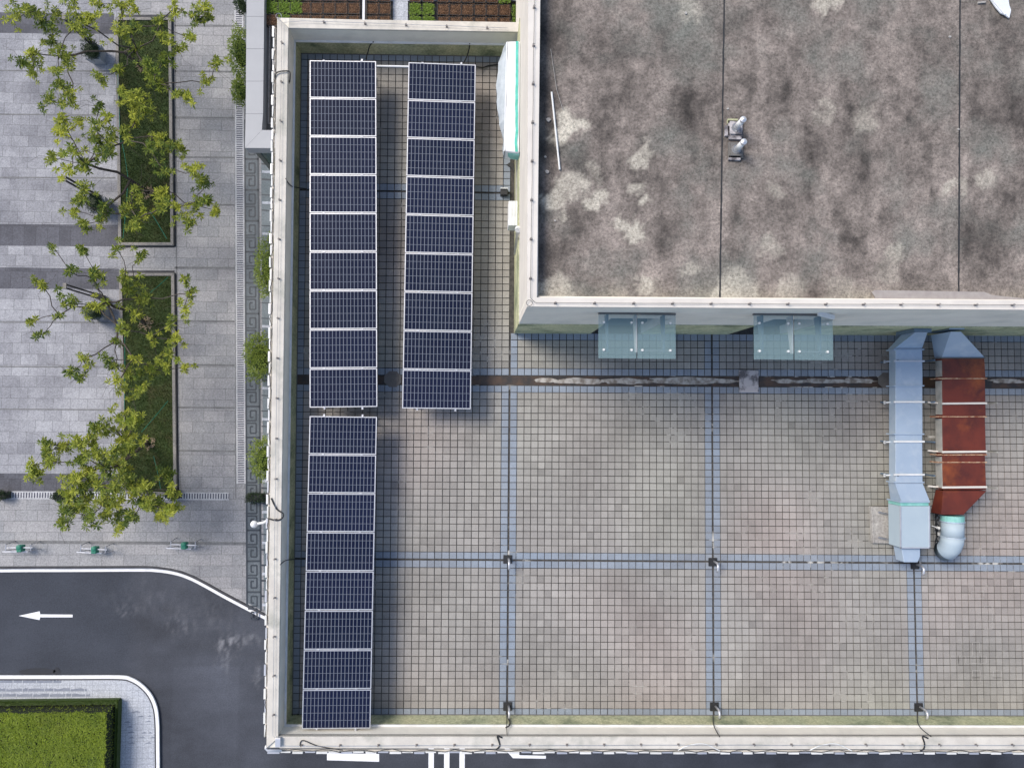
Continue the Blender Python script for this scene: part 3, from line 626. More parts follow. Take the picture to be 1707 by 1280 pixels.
pipevent(1224, 216, 'pale capped vent pipe, upper of the two beside the roof joint', 1)
pipevent(1225, 252, 'pale capped vent pipe on a dark square base, lower of the two', 0)
for (u, v, a, b, lab, mt) in ((1220, 204, .12, .055, 'yellowish brick beside the upper vent pipe base', 'render_base'), (1211, 220, .055, .12, 'grey-green brick left of the upper vent pipe', 'concrete_dirty'), (1224, 231, .15, .045, 'dark brick between the two vent pipes', 'concrete_dirty'), (1223, 265, .14, .05, 'dark brick below the lower vent pipe', 'concrete_dirty')):
    p = W(u, v, ZU); m = MB(); m.box(p.x-a, p.y-b, ZU, p.x+a, p.y+b, ZU+.07); tag(m.build('brick', mt, bevel=.006), lab, 'brick')
m = MB(); a, b = W(919.5, 154, ZU+.04), W(933, 283, ZU+.04); m.tube([a, b], .022, 8); tag(m.build('pole', 'white'), 'white pole lying on the dark left side of the brown roof', 'pole')
m = MB(); pts = [W(u, v, ZU+.04) for u, v in ((918, 82), (922, 110), (928, 150), (938, 182))]; m.tube(pts, .006, 4); tag(m.build('wire', 'concrete'), 'thin pale wire on the brown roof above the white pole', 'wire')
m = MB(); pts = [W(u, v, ZU+.05) for u, v in ((1648, -4), (1680, -4), (1682, 10), (1685, 18), (1682, 31), (1675, 26), (1668, 23), (1660, 14))]
m.prism([q[:2] for q in pts], ZU+.03, ZU+.07); m.bar(W(1655, 0, ZU+.08), W(1676, 25, ZU+.08), .05, .03); tag(m.build('plastic_scrap', 'tarp', bevel=.01), 'crumpled white plastic scrap at the top right of the brown roof', 'scrap')
m = MB(); m.bar(W(1630, 5, ZU+.03), W(1643, 4, ZU+.03), .04, .03); tag(m.build('stick', 'concrete'), 'short pale stick at the top of the brown roof', 'stick')
for i, (u, v, s, lab) in enumerate(((914, 201, 4, 'largest pale stone left of the white pole'), (912, 287, 3.5, 'pale stone at the lower end of the white pole'), (909, 262, 2, 'small stone beside the brown roof edge near the white pole'), (1143, 23, 2.5, 'small white pebble near the top of the brown roof'), (1213, 182, 2.2, 'white pebble just above the upper vent pipe'), (1597, 216, 2, 'small white pebble beside the right roof joint'), (1583, 62, 2.2, 'small pebble near the top of the right roof joint'), (925, 368, 2, 'tiny pebble beside the brown roof edge below the white pole'))):
    p = W(u, v, ZU); m = MB(); blob(m, p.x, p.y, s*.0135, s*.0115, ZU, i+2.3, s*.01, 9, .4); tag(m.build('pebble', 'concrete'), lab, 'pebble', 'pebbles on the brown roof')
# ================================================================== glass canopies
def canopy(uL, uR, um, vB, vF, label, zc=4.3):
    A, Bq, C, D = W(uL, vB, zc), W(uR, vB, zc), W(uR, vF, zc), W(uL, vF, zc)
    yb = h_ub(A.x)-.03
    A.y = Bq.y = yb; mid = W(um, vB, zc).x
    r = thing('glass_canopy', Vector(((A.x+Bq.x)/2, yb, zc)), label, 'canopy', 'glass canopies over the roof doors')
    for (xa, xb) in ((A.x, mid-.015), (mid+.015, Bq.x)):
        m = MB(); m.box(xa, D.y, zc, xb, yb, zc+.012); m.build('glass_pane', 'glass', r)
    for x in (lerp(A.x, mid, .25), mid, lerp(mid, Bq.x, .72)):
        m = MB(); m.hexa([(x-.022, yb, zc-.35), (x+.022, yb, zc-.35), (x+.022, D.y+.16, zc-.14), (x-.022, D.y+.16, zc-.14)], [(x-.022, yb, zc-.06), (x+.022, yb, zc-.06), (x+.022, D.y+.16, zc-.06), (x-.022, D.y+.16, zc-.06)]); m.build('bracket', 'galv_dark' if x != mid else 'white', r)
    m = MB(); m.box(A.x, yb-.005, zc-.06, Bq.x, yb+.03, zc+.03); m.build('wall_rail', 'line_dark', r)
    m = MB(); m.tube([(lerp(mid, Bq.x, .1), D.y+.2, zc-.05), (lerp(mid, Bq.x, .88), D.y+.2, zc-.05)], .012, 6); m.build('spreader_bar', 'steel', r)
    for xa, xb in ((A.x, mid), (mid, Bq.x)):
        for fx in (.14, .86):
            for yy in (yb-.2, D.y+.2):
                x = lerp(xa, xb, fx); m = MB(); m.tube([(x, yy, zc-.06), (x, yy, zc+.03)], .028, 10); m.build('glass_bolt', 'white', r, False)
canopy(997.5, 1126, 1061.5, 519, 597, 'left glass canopy of two panes over the doorway near the wall corner')
canopy(1256, 1387.5, 1322.5, 521, 599, 'right glass canopy of two panes over the second doorway')
a, b = W(1236, 527, 3.6), W(1256, 523, 3.6)
m = MB(); m.tube([a+Vector((0, 0, 0)), b], .02, 6); m.tube([W(1241, 524.5, 3.7), W(1249, 524.5, 3.7)], .05, 8); tag(m.build('floodlight', 'white'), 'small white wall floodlight left of the right canopy', 'light')
m = MB(); a, b = W(1367, 523, 4.5), W(1390, 529, 4.4); m.bar(a, b, .11, .07); m.bar(a+Vector((-.02, .12, 0)), a+Vector((0, -.05, 0)), .1, .07); tag(m.build('floodlight', 'white', bevel=.01), 'white wall lamp above the right end of the right canopy', 'light')
# ================================================================== tarpaulin-covered equipment
zt = 2.3
r = thing('covered_equipment', W(850, 165), 'long equipment wrapped in white tarpaulin with green tape, mounted on the upper wall', 'covered equipment')
top = [W(u, v, zt) for u, v in ((846, 69), (868, 68.5), (866.5, 255), (841.5, 252))]; wx = UW.x-.03
for p in (top[1], top[2]): p.x = wx
bot = [W(u, v, .03) for u, v in ((839, 76), (850, 70), (848, 250), (843, 250))]
bot[1].x = bot[2].x = wx; bot[0].x -= .0
m = MB()
# west bulge: profile along y
n = 14
prof = []
for i in range(n+1):
    tt = i/n; y0_ = lerp(top[0].y, top[3].y, tt); tx = lerp(top[0].x, top[3].x, tt)
    bx = tx-(.04+.25*sin(pi*min(1, tt*1.15+.04))**.7*(1-tt*.35))
    ph = .02*sin(i*2.3)
    prof.append([(tx, y0_, zt+.02*sin(i)), (tx-.03, y0_, zt-.06), (lerp(tx, bx, .55)+ph, y0_, 2.12), (bx+ph, y0_, 1.95), (bx+.03-ph, y0_, 1.78), (bx+.1, y0_, 1.7)])
for i in range(n):
    for k in range(5):
        m.quad(prof[i][k], prof[i+1][k], prof[i+1][k+1], prof[i][k+1], 1 if k > 0 else 0)
m.build('plastic_skirt', ['tarp', 'plastic'], r, True)
for tt in (.12, .5, .88):
    y0_ = lerp(top[0].y, top[3].y, tt); q = MB(); q.bar((wx+.02, y0_, 1.66), (lerp(top[0].x, top[3].x, tt)+.05, y0_, 1.66), .05, .05); q.build('bracket', 'galv_dark', r)
m = MB(); m.hexa([(p.x, p.y, 1.72) for p in (top[3], top[2], top[1], top[0])], [(p.x, p.y, zt) for p in (top[3], top[2], top[1], top[0])]); m.build('tarpaulin', 'tarp', r, bevel=.04)
m = MB(); nseg = 26; L0 = []
for i in range(nseg+1):
    tt = i/nseg; y_ = lerp(top[1].y-.02, top[2].y+.02, tt); wv = .02*nz(0, y_*3, 1, 4); L0.append(((wx-.12+wv, y_, zt+.012), (wx-.05+wv, y_, zt+.016)))
for i in range(nseg): m.add([L0[i][0], L0[i][1], L0[i+1][1], L0[i+1][0]], [(0, 1, 2, 3)])
m.build('tape', 'mastic', r)
m = MB(); y0_ = top[3].y-.015; m.hexa([(top[3].x+.1, y0_, 1.95), (wx, y0_, 1.95), (wx, y0_-.07, 1.9), (top[3].x+.18, y0_-.05, 1.9)], [(top[3].x+.08, y0_, 2.2), (wx, y0_, 2.25), (wx, y0_-.05, 2.2), (top[3].x+.16, y0_-.03, 2.15)]); m.build('loose_end', 'green_tape2', r)
# black cloth, small vent, AC
p = W(850, 281, .05); m = MB(); m.prism([W(u, v)[:2] for u, v in ((844, 276), (850, 272), (856, 274), (859, 286), (860, 291), (857, 290), (852, 281), (847, 278))], .02, .07); tag(m.build('rag', 'black', bevel=.01), 'crumpled black rag at the wall foot below the white tarpaulin', 'rag')
p = W(840, 323); r = thing('junction_box', p, 'small black box with a white top edge on tiles below the tarpaulin', 'box')
m = MB(); m.box(p.x-.11, p.y-.1, .02, p.x+.11, p.y+.07, .2); m.build('housing', 'black', r, bevel=.02)
m = MB(); m.box(p.x-.11, p.y+.075, .02, p.x+.11, p.y+.1, .24); m.build('lid', 'white', r)
p = W(857, 357, 1.0); r = thing('air_conditioner', Vector((p.x, p.y, .2)), 'white outdoor air-conditioner unit on brackets at the upper wall', 'air conditioner')
q = [W(u, v, 1.5) for u, v in ((848, 335), (864.5, 335), (864, 376.5), (847.5, 376))]
m = MB(); m.hexa([z(k, .95) for k in q], [z(k, 1.5) for k in q]); m.build('casing', 'white', r, bevel=.015)
m = MB()
for s in (.3, .6): m.hexa([z(lerp(q[0], q[1], s), 1.5), z(lerp(q[0], q[1], s+.05), 1.5), z(lerp(q[3], q[2], s+.05), 1.5), z(lerp(q[3], q[2], s), 1.5)], [z(lerp(q[0], q[1], s), 1.508), z(lerp(q[0], q[1], s+.05), 1.508), z(lerp(q[3], q[2], s+.05), 1.508), z(lerp(q[3], q[2], s), 1.508)])
m.build('ridge', 'alu', r)
for s in (.25, .92):
    m = MB(); k = lerp(q[1], q[2], s); m.bar(z(k, .93), Vector((UW.x, k.y, .93)), .05, .04); m.build('bracket', 'line_dark', r)
m = MB(); m.tube([W(862, 380, 1.1), W(868, 378, 1.1), W(869, 368, 1.2), Vector((UW.x, W(869, 362, 1.2).y, 1.3))], .03, 8); m.build('pipe', 'duct_side', r)
r = thing('wall_lamp', W(869, 385, 2), 'grey wall lamp with white collar just below the air conditioner', 'wall lamp')
c1 = W(872, 381, 2.4); c1.x = UW.x-.06
m = MB(); m.tube([c1+Vector((0, .0, 0)), c1+Vector((-.0, -.06, .05))], .08, 10); m.build('collar', 'white', r)
m = MB(); m.hexa([c1+Vector((-.05, -.05, -.05)), c1+Vector((.05, -.05, -.05)), c1+Vector((-.02, -.5, -.9)), c1+Vector((-.06, -.5, -.9))], [c1+Vector((-.05, -.05, .05)), c1+Vector((.05, -.05, .05)), c1+Vector((-.02, -.5, -.8)), c1+Vector((-.06, -.5, -.8))]); m.build('shade', 'steel', r)
m = MB(); m.bar((UW.x-.05, W(870, 262, .9).y, 1.3), (UW.x-.05, W(870, 350, .9).y, 1.3), .05, .05); tag(m.build('conduit', 'duct_side'), 'grey conduit along the upper wall between tarpaulin and air conditioner', 'pipe')
# ================================================================== ducts
def PX(u, zz, v=0): return W(u, v, zz)
def sect(m, pts_top, z0, z1, mi=0):
    P_ = [W(u, v, z1) for u, v in pts_top]; m.hexa([z(p, z0) for p in P_][::-1], [z(p, z1) for p in P_][::-1], mi)
Z0, Z1 = .55, .88
r = thing('exhaust_duct', W(1515, 745), 'pale silver exhaust duct with fan box running down from the upper wall', 'duct', 'exhaust ducts on the tiled roof')
secs = [(583, 672.5), (672.5, 724.5), (724.5, 805)]
for i, (a, b) in enumerate(((583, 643), (643, 723.5), (723.5, 804))):
    m = MB(); sect(m, ((1493, a+.6), (1537.5, a+.6), (1538, b-.6), (1493, b-.6)), Z0, Z1); m.build('duct_section', 'galv', r, bevel=.01)
for v in (582.5, 643, 723.5, 804):
    m = MB(); sect(m, ((1490, v-1), (1541, v-1), (1541, v+1), (1490, v+1)), Z0-.03, Z1+.03); m.build('flange', 'galv', r)
for v in (602, 670, 736, 791):
    m = MB(); a, b = W(1490, v, Z1+.02), W(1541, v, Z1+.02); m.bar(a, b, .05, .03)
    c = W(1541, v, .3); aL = W(1489, v, .3); L_, R_ = W(1478, v+.5, .55), W(1541, v, .55)
    m.bar(W(1474, v+1, .6), W(1495, v, .6), .04, .04); m.bar(W(1474.5, v-1.5, .6), W(1474.5, v+3.5, .6), .04, .04); m.build('hanger_bar', 'white' if v > 610 else 'alu', r)
    for u in (1484, 1544):
        m = MB(); p = W(u, v, .5); m.bar(z(p, .02), z(p, Z1), .04, .04); m.build('leg', 'galv_dark', r)
# wall elbow + transition
m = MB(); T = [W(u, v, Z1) for u, v in ((1491, 581), (1537, 581))]; wy = h_ub(12)-.03
tA, tB = W(1526, 554, 1.75), W(1546, 554, 1.75)
m.hexa([z(T[0], Z0), z(T[1], Z0), z(tB, 1.1), z(tA, 1.1)], [T[0], T[1], tB, tA]); m.build('transition', 'galv', r)
m = MB(); P_ = [W(u, v, 1.8) for u, v in ((1524, 541), (1553, 541), (1553, 553.5), (1524, 553.5))]; P_[0].y = P_[1].y = wy
m.hexa([z(p, .95) for p in P_][::-1], P_[::-1]); m.build('wall_elbow', 'galv_dark', r)
m = MB(); P1 = [W(u, v, Z1) for u, v in ((1492, 805.5), (1538, 805.5), (1547, 836.5), (1500, 836.5))]; P0 = [z(W(u, v, Z1), Z0) for u, v in ((1492, 805.5), (1538, 805.5), (1547, 836.5), (1500, 836.5))]
P1[2].z = P1[3].z = Z1+.1; P0[2].z = P0[3].z = .42
m.hexa(P0[::-1], P1[::-1]); m.build('transition', 'galv', r)
ZF0, ZF1 = .4, 1.0
m = MB(); sect(m, ((1501, 837), (1548, 837), (1548, 843), (1501, 843)), ZF0, ZF1-.005); m.build('tape', 'green_tape2', r)
m = MB(); sect(m, ((1501, 843.5), (1549.5, 843.5), (1550, 913), (1502, 913)), ZF0, ZF1); m.build('fan_box', 'zinc_pale', r, bevel=.01)
m = MB()
for seg in (((1500.5, 843), (1502.5, 843), (1503, 913.5), (1501, 913.5)), ((1548.5, 843), (1550.5, 843), (1551, 913.5), (1549, 913.5)), ((1501, 912), (1551, 912), (1551, 914), (1501, 914))): sect(m, seg, ZF1-.01, ZF1+.015)
m.build('box_trim', 'alu', r)
m = MB(); sect(m, ((1500, 835.5), (1550, 835.5), (1550, 837.5), (1500, 837.5)), ZF0-.02, ZF1+.03); m.build('flange', 'galv', r)
m = MB(); Pt = [W(u, v, .9) for u, v in ((1503, 914), (1534, 914), (1534, 927), (1530, 937), (1507, 937))]
m.hexa([z(p, .5) for p in Pt][::-1], Pt[::-1]); m.build('outlet', 'galv', r, bevel=.015)
for v in (856, 898):
    m = MB(); a = W(1478, v, .25); b = W(1488, v-1, .5); m.tube([W(1464, v-3, .2), a, b], .022, 6); m.build('anchor', 'steel', r)
m = MB(); P_ = [W(u, v, .14) for u, v in ((1452, 844), (1490, 845), (1490, 906), (1455, 905))]; m.hexa([z(p, .02) for p in P_][::-1], P_[::-1]); m.bar(P_[0]+Vector((.02, 0, .01)), P_[3]+Vector((.02, 0, .01)), .05, .03)
tag(m.build('concrete_plinth', 'concrete', bevel=.01), 'pale concrete plinth under the left side of the silver fan box', 'plinth')
# rusty duct
r = thing('exhaust_duct', W(1605, 700), 'red-brown rusted exhaust duct with pale bars, right of the silver duct', 'duct', 'exhaust ducts on the tiled roof')
R0, R1 = .6, .92
for i, (a, b) in enumerate(((597, 631), (631, 694.5), (694.5, 758), (758, 817))):
    m = MB(); P_ = [W(u, v, R1) for u, v in ((1571, a+.6), (1642-1*(i == 0), a+.6), (1643+.4*i, b-.6), (1571.5+.3*i, b-.6))]
    m.hexa([z(p, R0) for p in P_][::-1], [z(p, R1) for p in P_][::-1]); m.build('duct_section', 'rust', r, bevel=.008)
    m = MB(); q0, q1 = P_[0], P_[3]
    m.hexa([q0+Vector((-.012, -.05, -.3)), q1+Vector((-.012, .05, -.3)), q1+Vector((-.002, .05, -.3)), q0+Vector((-.002, -.05, -.3))], [q0+Vector((-.012, -.05, -.02)), q1+Vector((-.012, .05, -.02)), q1+Vector((-.002, .05, -.02)), q0+Vector((-.002, -.05, -.02))]); m.build('side_panel', 'duct_side', r)
for v in (631, 694.5, 758, 770.5):
    m = MB(); n = 24
    for k in range(n):
        ua, ub = 1563+k*83/n, 1563+(k+.85)*83/n; h_ = R1+random.uniform(.015, .03)
        sect(m, ((ua, v-.9+random.uniform(-.3, .3)), (ub, v-.9), (ub, v+.9), (ua, v+.9+random.uniform(-.3, .3))), R0-.02 if k in (0, n-1) else R1-.01, h_)
    m.build('flange', 'rust_edge', r)
for v in (672, 752.5, 811.5):
    m = MB(); m.bar(W(1570.5, v+.7, R1+.035), W(1645, v, R1+.035), .055, .035); m.bar(W(1547, v-1.5, .7), W(1566, v, .7), .045, .04); m.build('hanger_bar', 'coping_clean', r)
    for u in (1564, 1645):
        m = MB(); p = W(u, v, .5); m.bar(z(p, .02), z(p, R1), .04, .04); m.build('leg', 'duct_side', r)
m = MB(); m.bar(W(1547, 728, .5), W(1566, 728, .5), .06, .06); m.build('hanger_bar', 'duct_side', r)
m = MB(); T = [W(1570, 596, R1), W(1641.5, 596, R1)]; tA, tB = W(1585, 553, 1.8), W(1602, 553, 1.8)
m.hexa([z(T[0], R0), z(T[1], R0), z(tB, .95), z(tA, .95)], [T[0], T[1], tB, tA]); m.build('transition', 'galv', r)
m = MB(); P_ = [W(u, v, 1.85) for u, v in ((1583, 539), (1608, 539), (1608, 549), (1583, 549))]; P_[0].y = P_[1].y = wy
m.hexa([z(p, .9) for p in P_][::-1], P_[::-1]); m.build('wall_elbow', 'galv_dark', r)
m = MB(); P_ = [W(u, v, 1.88) for u, v in ((1583, 540), (1608, 540), (1608, 549), (1583, 549))]; m.hexa([z(p, 1.852) for p in P_][::-1], P_[::-1]); m.build('access_cover', 'galv', r)
m = MB(); sect(m, ((1568, 596), (1643, 596), (1643, 597.5), (1568, 597.5)), R0-.03, R1+.03); m.build('flange', 'line_dark', r)
P1 = [W(u, v, R1) for u, v in ((1572, 818), (1644.5, 818), (1606, 857.5), (1569, 857.5))]; P0 = [z(p, R0) for p in P1]
P0[2].z = P0[3].z = .45
m = MB(); m.hexa(P0[::-1], P1[::-1]); m.build('reducer', 'rust', r)
# round outlet elbow
c0 = W(1587.5, 859, .72); rad = .305; path = [c0+Vector((0, -.0, 0)), c0+Vector((0, -.05, 0))]
m = MB(); m.tube([c0, c0+Vector((0, -.17, 0))], rad, 22); m.build('tape', 'green_tape2', r, False)
m = MB(); m.tube([c0+Vector((0, -.17, 0)), c0+Vector((-.01, -.62, 0))], rad-.008, 22); m.build('round_section', 'zinc_pale', r, True)
pts = [c0+Vector((-.01, -.6, 0)), c0+Vector((-.015, -.76, -.02)), c0+Vector((-.03, -.92, -.09)), c0+Vector((-.05, -1.04, -.2)), c0+Vector((-.06, -1.09, -.34))]
m = MB(); m.tube(pts, [rad, rad-.004, rad-.008, rad-.014, rad-.02], 26); m.build('elbow', 'zinc_pale', r, True)
for y_ in (-.17, -.62):
    m = MB(); m.tube([c0+Vector((0, y_-.012, 0)), c0+Vector((0, y_+.012, 0))], rad+.018, 22); m.build('ring', 'galv', r)
r2 = thing('cable_bundle', W(1563, 890), 'black tangled cable bundle with white connector beside the round duct outlet', 'cable bundle')
m = MB()
for k in range(4):
    m.tube([W(1561+random.uniform(-3, 5), v_, random.uniform(.05, .3)) for v_ in range(855, 925, 7)], .015, 5)
m.build('cable', 'black', r2)
m = MB(); p = W(1562, 879, .4); m.tube([p, p+Vector((0, 0, .1))], .04, 10); m.bar(W(1553, 876, .35), p, .02, .02); p = W(1567, 890, .35); m.box(p.x-.04, p.y-.05, .3, p.x+.04, p.y+.05, .42); m.build('connector', 'white', r2)
# ================================================================== light strip hung outside the coping
def strip(a, b, nseg, label, side, zz=1.12):
    r_ = thing('light_strip', a, label, 'light strip', 'light strips outside the lower parapet'); d = (b-a).normalized()
    m = MB(); n = 90; pts = []
    for i in range(n+1):
        p = lerp(a, b, i/n); wv = .03*sin(i*1.7)+.02*random.uniform(-1, 1); pts.append(p+side*wv-side*.03+Vector((0, 0, .03)))
    m.tube(pts, .009, 4); m.build('cable', 'black', r_)
    m = MB(); m.bar(a+Vector((0, 0, -.06)), b+Vector((0, 0, -.06)), .05, .03); m.build('rail', 'coping_clean', r_)
    for i in range(nseg):
        j0, j1 = random.uniform(.0, .1), random.uniform(.86, 1.0); p, q = lerp(a, b, (i+j0)/nseg), lerp(a, b, (i+j1)/nseg); off = side*(.012 if i % 2 else .03)
        m = MB(); m.bar(p+off, q+off, .035 if i % 2 else .05, .05); m.build('tube_light', 'white' if i % 3 else 'alu', r_)
strip(W(457.5, 44, 1.2), W(442.5, 1228, 1.2), 60, 'line of white tube lights with black cable down the outside of the left parapet', Vector((-1, 0, 0)))
strip(W(446, 1251.5, 1.2), W(1725, 1253, 1.2), 66, 'line of white tube lights with black cable along the outside of the bottom parapet', Vector((0, -1, 0)))
m = MB(); m.tube([W(470, 1250, 1.28), W(446, 1250, 1.28), W(443, 1247, 1.28), W(444, 1242, 1.28)], .035, 8); tag(m.build('pipe_end', 'alu', None, True), 'silver rounded pipe end at the bottom left roof corner', 'pipe')
m = MB(); p = W(464.5, 1234, ZP+.03); m.box(p.x-.07, p.y-.13, ZP+.004, p.x+.07, p.y+.1, ZP+.12); tag(m.build('junction_box', 'alu', bevel=.01), 'grey metal box on the bottom left parapet corner', 'box')
r = thing('globe_lamp', W(446, 869, .9), 'white globe lamp on a short arm outside the left parapet', 'lamp')
m = MB(); m.tube([W(446, 867, .95), W(439, 871, .95), W(428, 873, .95)], .035, 8); m.build('arm', 'white', r)
m = MB(); c = W(423.5, 873.5, .95); m.tube([c+Vector((0, 0, .1*sin(a))) for a in (-1.4, -1, -.5, 0, .5, 1, 1.4)], [.1*cos(a) for a in (-1.4, -1, -.5, 0, .5, 1, 1.4)], 14); m.build('globe', 'white', r, True)
# weeds in SW corner
def tuft(m, c, r_, n, ln, zz, mi=0):
    for _ in range(n):
        a = random.uniform(0, 2*pi); d = random.uniform(0, r_); p = Vector((c[0]+cos(a)*d, c[1]+sin(a)*d, zz)); a2 = random.uniform(0, 2*pi); e_ = random.uniform(.3, 1.2)
        m.leaf(p, (cos(a2)*cos(e_), sin(a2)*cos(e_), sin(e_)), (random.random(), random.random(), 1), ln*random.uniform(.6, 1.2), ln*.35, random.random(), mi)
m = MB(); c = W(492, 1200); tuft(m, c, .16, 160, .12, .03); c = W(488, 1196); tuft(m, c, .1, 60, .1, .03); tag(m.build('weed', 'leaf_dark'), 'dark weeds growing in the bottom left corner of the tiled roof', 'weed')
# ================================================================== PODIUM (top left)
ZQ = -5.0
r = thing('podium_building', Vector((-8, 14, G)), 'lower glazed building wing with grey metal edge panels, partly under the tiled roof', 'building')
def q_(u, v, zz=ZQ): return W(u, v, zz)
oL0, oL1 = q_(411.5, -40), q_(408.2, 247); iL0, iL1 = q_(441.5, -40), q_(436.5, 217)
oR, iR = q_(470, 247.5), q_(470, 217.5)
def panels(o0, o1, i0, i1, n, shift=0):
    for k in range(n):
        a, b, c, d = lerp(o0, o1, k/n), lerp(o0, o1, (k+1)/n), lerp(i0, i1, (k+1)/n), lerp(i0, i1, k/n)
        ctr = (a+b+c+d)/4; P_ = [ctr+(p-ctr)*.992 for p in (a, b, c, d)]
        m = MB(); m.hexa([z(p, ZQ-.5) for p in P_], [z(p, ZQ) for p in P_]); m.build('edge_panel', 'panelgrey', r)
e1o, e1i = q_(409.5, 190), q_(438.5, 190)
panels(e1o, q_(411.5, -79), e1i, q_(441.5, -79), 5)
panels(oL1, e1o, iL1, e1i, 1)
panels(iL1, iR, oL1, oR, 1)
m = MB(); ex = .35
A = z(oL1, G)+Vector((.12, .12, 0)); Nn = z(q_(411.5, -140), G)+Vector((.12, 0, 0)); Ee = Vector((NWo.x+.02, oL1.y+.12, G))
m.hexa([A, z(A, G)+Vector((.2, .2, 0)), z(Nn, G)+Vector((.2, 0, 0)), Nn], [z(A, ZQ-.5), z(A, ZQ-.5)+Vector((.2, .2, 0)), z(Nn, ZQ-.5)+Vector((.2, 0, 0)), z(Nn, ZQ-.5)]); m.build('glass_wall', 'glass_dark', r)
m = MB(); m.box(A.x+.21, A.y, G, NWo.x+.5, A.y+.2, ZQ-.5); m.build('glass_wall', 'glass_dark', r)
m = MB()
for zz in (-9, -12.6, -16): m.box(A.x-.03, A.y-.03, zz, NWo.x+.4, A.y-.002, zz+.12)
m.build('mullion', 'panelgrey', r)
m = MB(); m.box(iL1.x-.02, iL1.y-.02, ZQ-.62, UN.x+.2, UN.y+6, ZQ-.5) if False else m.prism([(iL1.x-.3, iL1.y-.1), (NWo.x+.3, iL1.y-.1), (NWo.x+.3, NWo.y-.5), (UN.x+.2, NWo.y-.5), (UN.x+.2, UN.y), (iL1.x-.3, UN.y)], ZQ-.8, ZQ-.55); m.build('terrace_slab', 'line_dark', r)
m = MB(); a, b = q_(446.5, -60), q_(443, 200); m.bar(a-Vector((0, 0, .35)), b-Vector((0, 0, .35)), .05, .08); m.bar(b-Vector((0, 0, .35)), b+Vector((.5, 0, -.35)), .05, .08); m.build('gutter_rail', 'kerb', r)
m = MB(); m.prism([q[:2] for q in (W(655, -60, -5.5), W(680, -60, -5.5), W(680, 60, -5.5), W(655, 60, -5.5))], -5.54, -5.48); m.prism([q[:2] for q in (W(640, -60, -5.5), W(900, -60, -5.5), W(900, 2, -5.5), W(640, 2, -5.5))], -5.545, -5.5); m.build('paving', 'slab_pale', r)
m = MB(); m.box(A.x, UN.y-.3, G, UN.x+.1, UN.y, ZQ-.56); m.build('rear_wall', 'facade', r)
m = MB(); m.bar(W(607, -60, -5.2), W(606, 60, -5.2), .08, .08); tag(m.build('pipe', 'alu'), 'pale metal pipe running between the planter trays on the terrace', 'pipe')
# trays
ZT = -5.4
def tray(kind):
    o = thing('planter_tray', Vector((0, 0, 0)), 'x', 'planter tray', 'square planter trays on the terrace')
    m = MB(); s_ = .215
    for x0, y0, x1, y1 in ((-s_, -s_, s_, -s_+.02), (-s_, s_-.02, s_, s_), (-s_, -s_+.02, -s_+.02, s_-.02), (s_-.02, -s_+.02, s_, s_-.02)): m.box(x0, y0, 0, x1, y1, .12)
    m.build('tray', 'black', o)
    m = MB(); m.box(-s_+.02, -s_+.02, .01, s_-.02, s_-.02, .09); m.build('soil', 'soil', o)
    m = MB()
    n = 420 if kind else 260
    for _ in range(n):
        x, y = random.uniform(-.205, .205), random.uniform(-.205, .205); a = random.uniform(0, 6.3); e_ = random.uniform(.1, .9)
        m.leaf((x, y, .09+random.uniform(0, .05 if kind else .03)), (cos(a)*cos(e_), sin(a)*cos(e_), sin(e_)), (0, .1, 1), random.uniform(.05, .09), .03 if kind else .018, random.random())
    m.build('plants', 'tray_grass' if kind else 'tray_dry', o); return o
tg, tb = tray(1), tray(0); used = {0: False, 1: False}
cols = [(453, 1), (473.5, 1), (494, 1), (508, 0), (528, 0), (548.5, 0), (569, 0), (590, 0), (621, 0), (641.5, 0), (692, 1), (714, 1), (738.5, 0), (759, 0), (779, 0), (800, 0), (820.5, 0), (841, 0), (863, 1)]
for rw, v in ((-8, 'back'), (13.3, 'middle'), (34.5, 'front')):
    vv = rw
    cnt = {0: 0, 1: 0}
    for k, (u, kind) in enumerate(cols):
        if v == 'back':
            if u == 841: kind = 1
            elif u in (692, 714, 863): kind = 1-kind if u != 863 else None
        if v == 'front' and kind == 1 and u in (453, 494): kind = 0
        if kind is None: continue
        cnt[kind] += 1
        p = W(u, vv+(u-450)*.012, ZT+.1); p.z = ZT
        lab = 'black tray of %s, %s %s one from the left in the %s row' % (('lush green sedum', 'dry brown plants')[1-kind], ORD[cnt[kind]-1], ('brown', 'green')[kind], v)
        src = tg if kind else tb
        if not used[kind]: src.location = p; src['label'] = lab; used[kind] = True
        else: copy_tree(src, p, lab, random.choice((0, pi/2, pi)) if False else random.uniform(-.03, .03))
# ================================================================== GROUND
def gcol(x, y):
    n1 = fb(x, y, .12, 1, 5); n2 = fb(x*.4, y*1.2, .5, 6, 4)
    c = Vector((.046, .050, .062))*(1+.35*n1+.25*n2)
    k = min(1, max(0, (x-RX0)/1.0)); c = Vector((.036, .042, .056)).lerp(c, .35+.65*k)*(1+.1*n1)
    if RX1 < x < RX2 and y < RY1: c = c*1.13
    for (u, v, rr, ry, k) in WEAR:
        d = ((x-u+.3*fb(x, y, 1.6, 3))/rr)**2+((y-v+.3*fb(x, y, 1.6, 13))/ry)**2
        if d < 4: c = c.lerp(Vector((.30, .30, .32)), min(1, k*.8*math.exp(-d*1.3)*max(0, .35+1.3*fb(x*2.2+y*.4, y*.8, 1.8, 7, 5))))
    return tuple(max(.02, v) for v in c)
WEAR = []; RX0 = W(205, 1000, G).x; RX1 = W(288, 1200, G).x; RX2 = W(398, 1200, G).x; RY1 = W(300, 1113, G).y
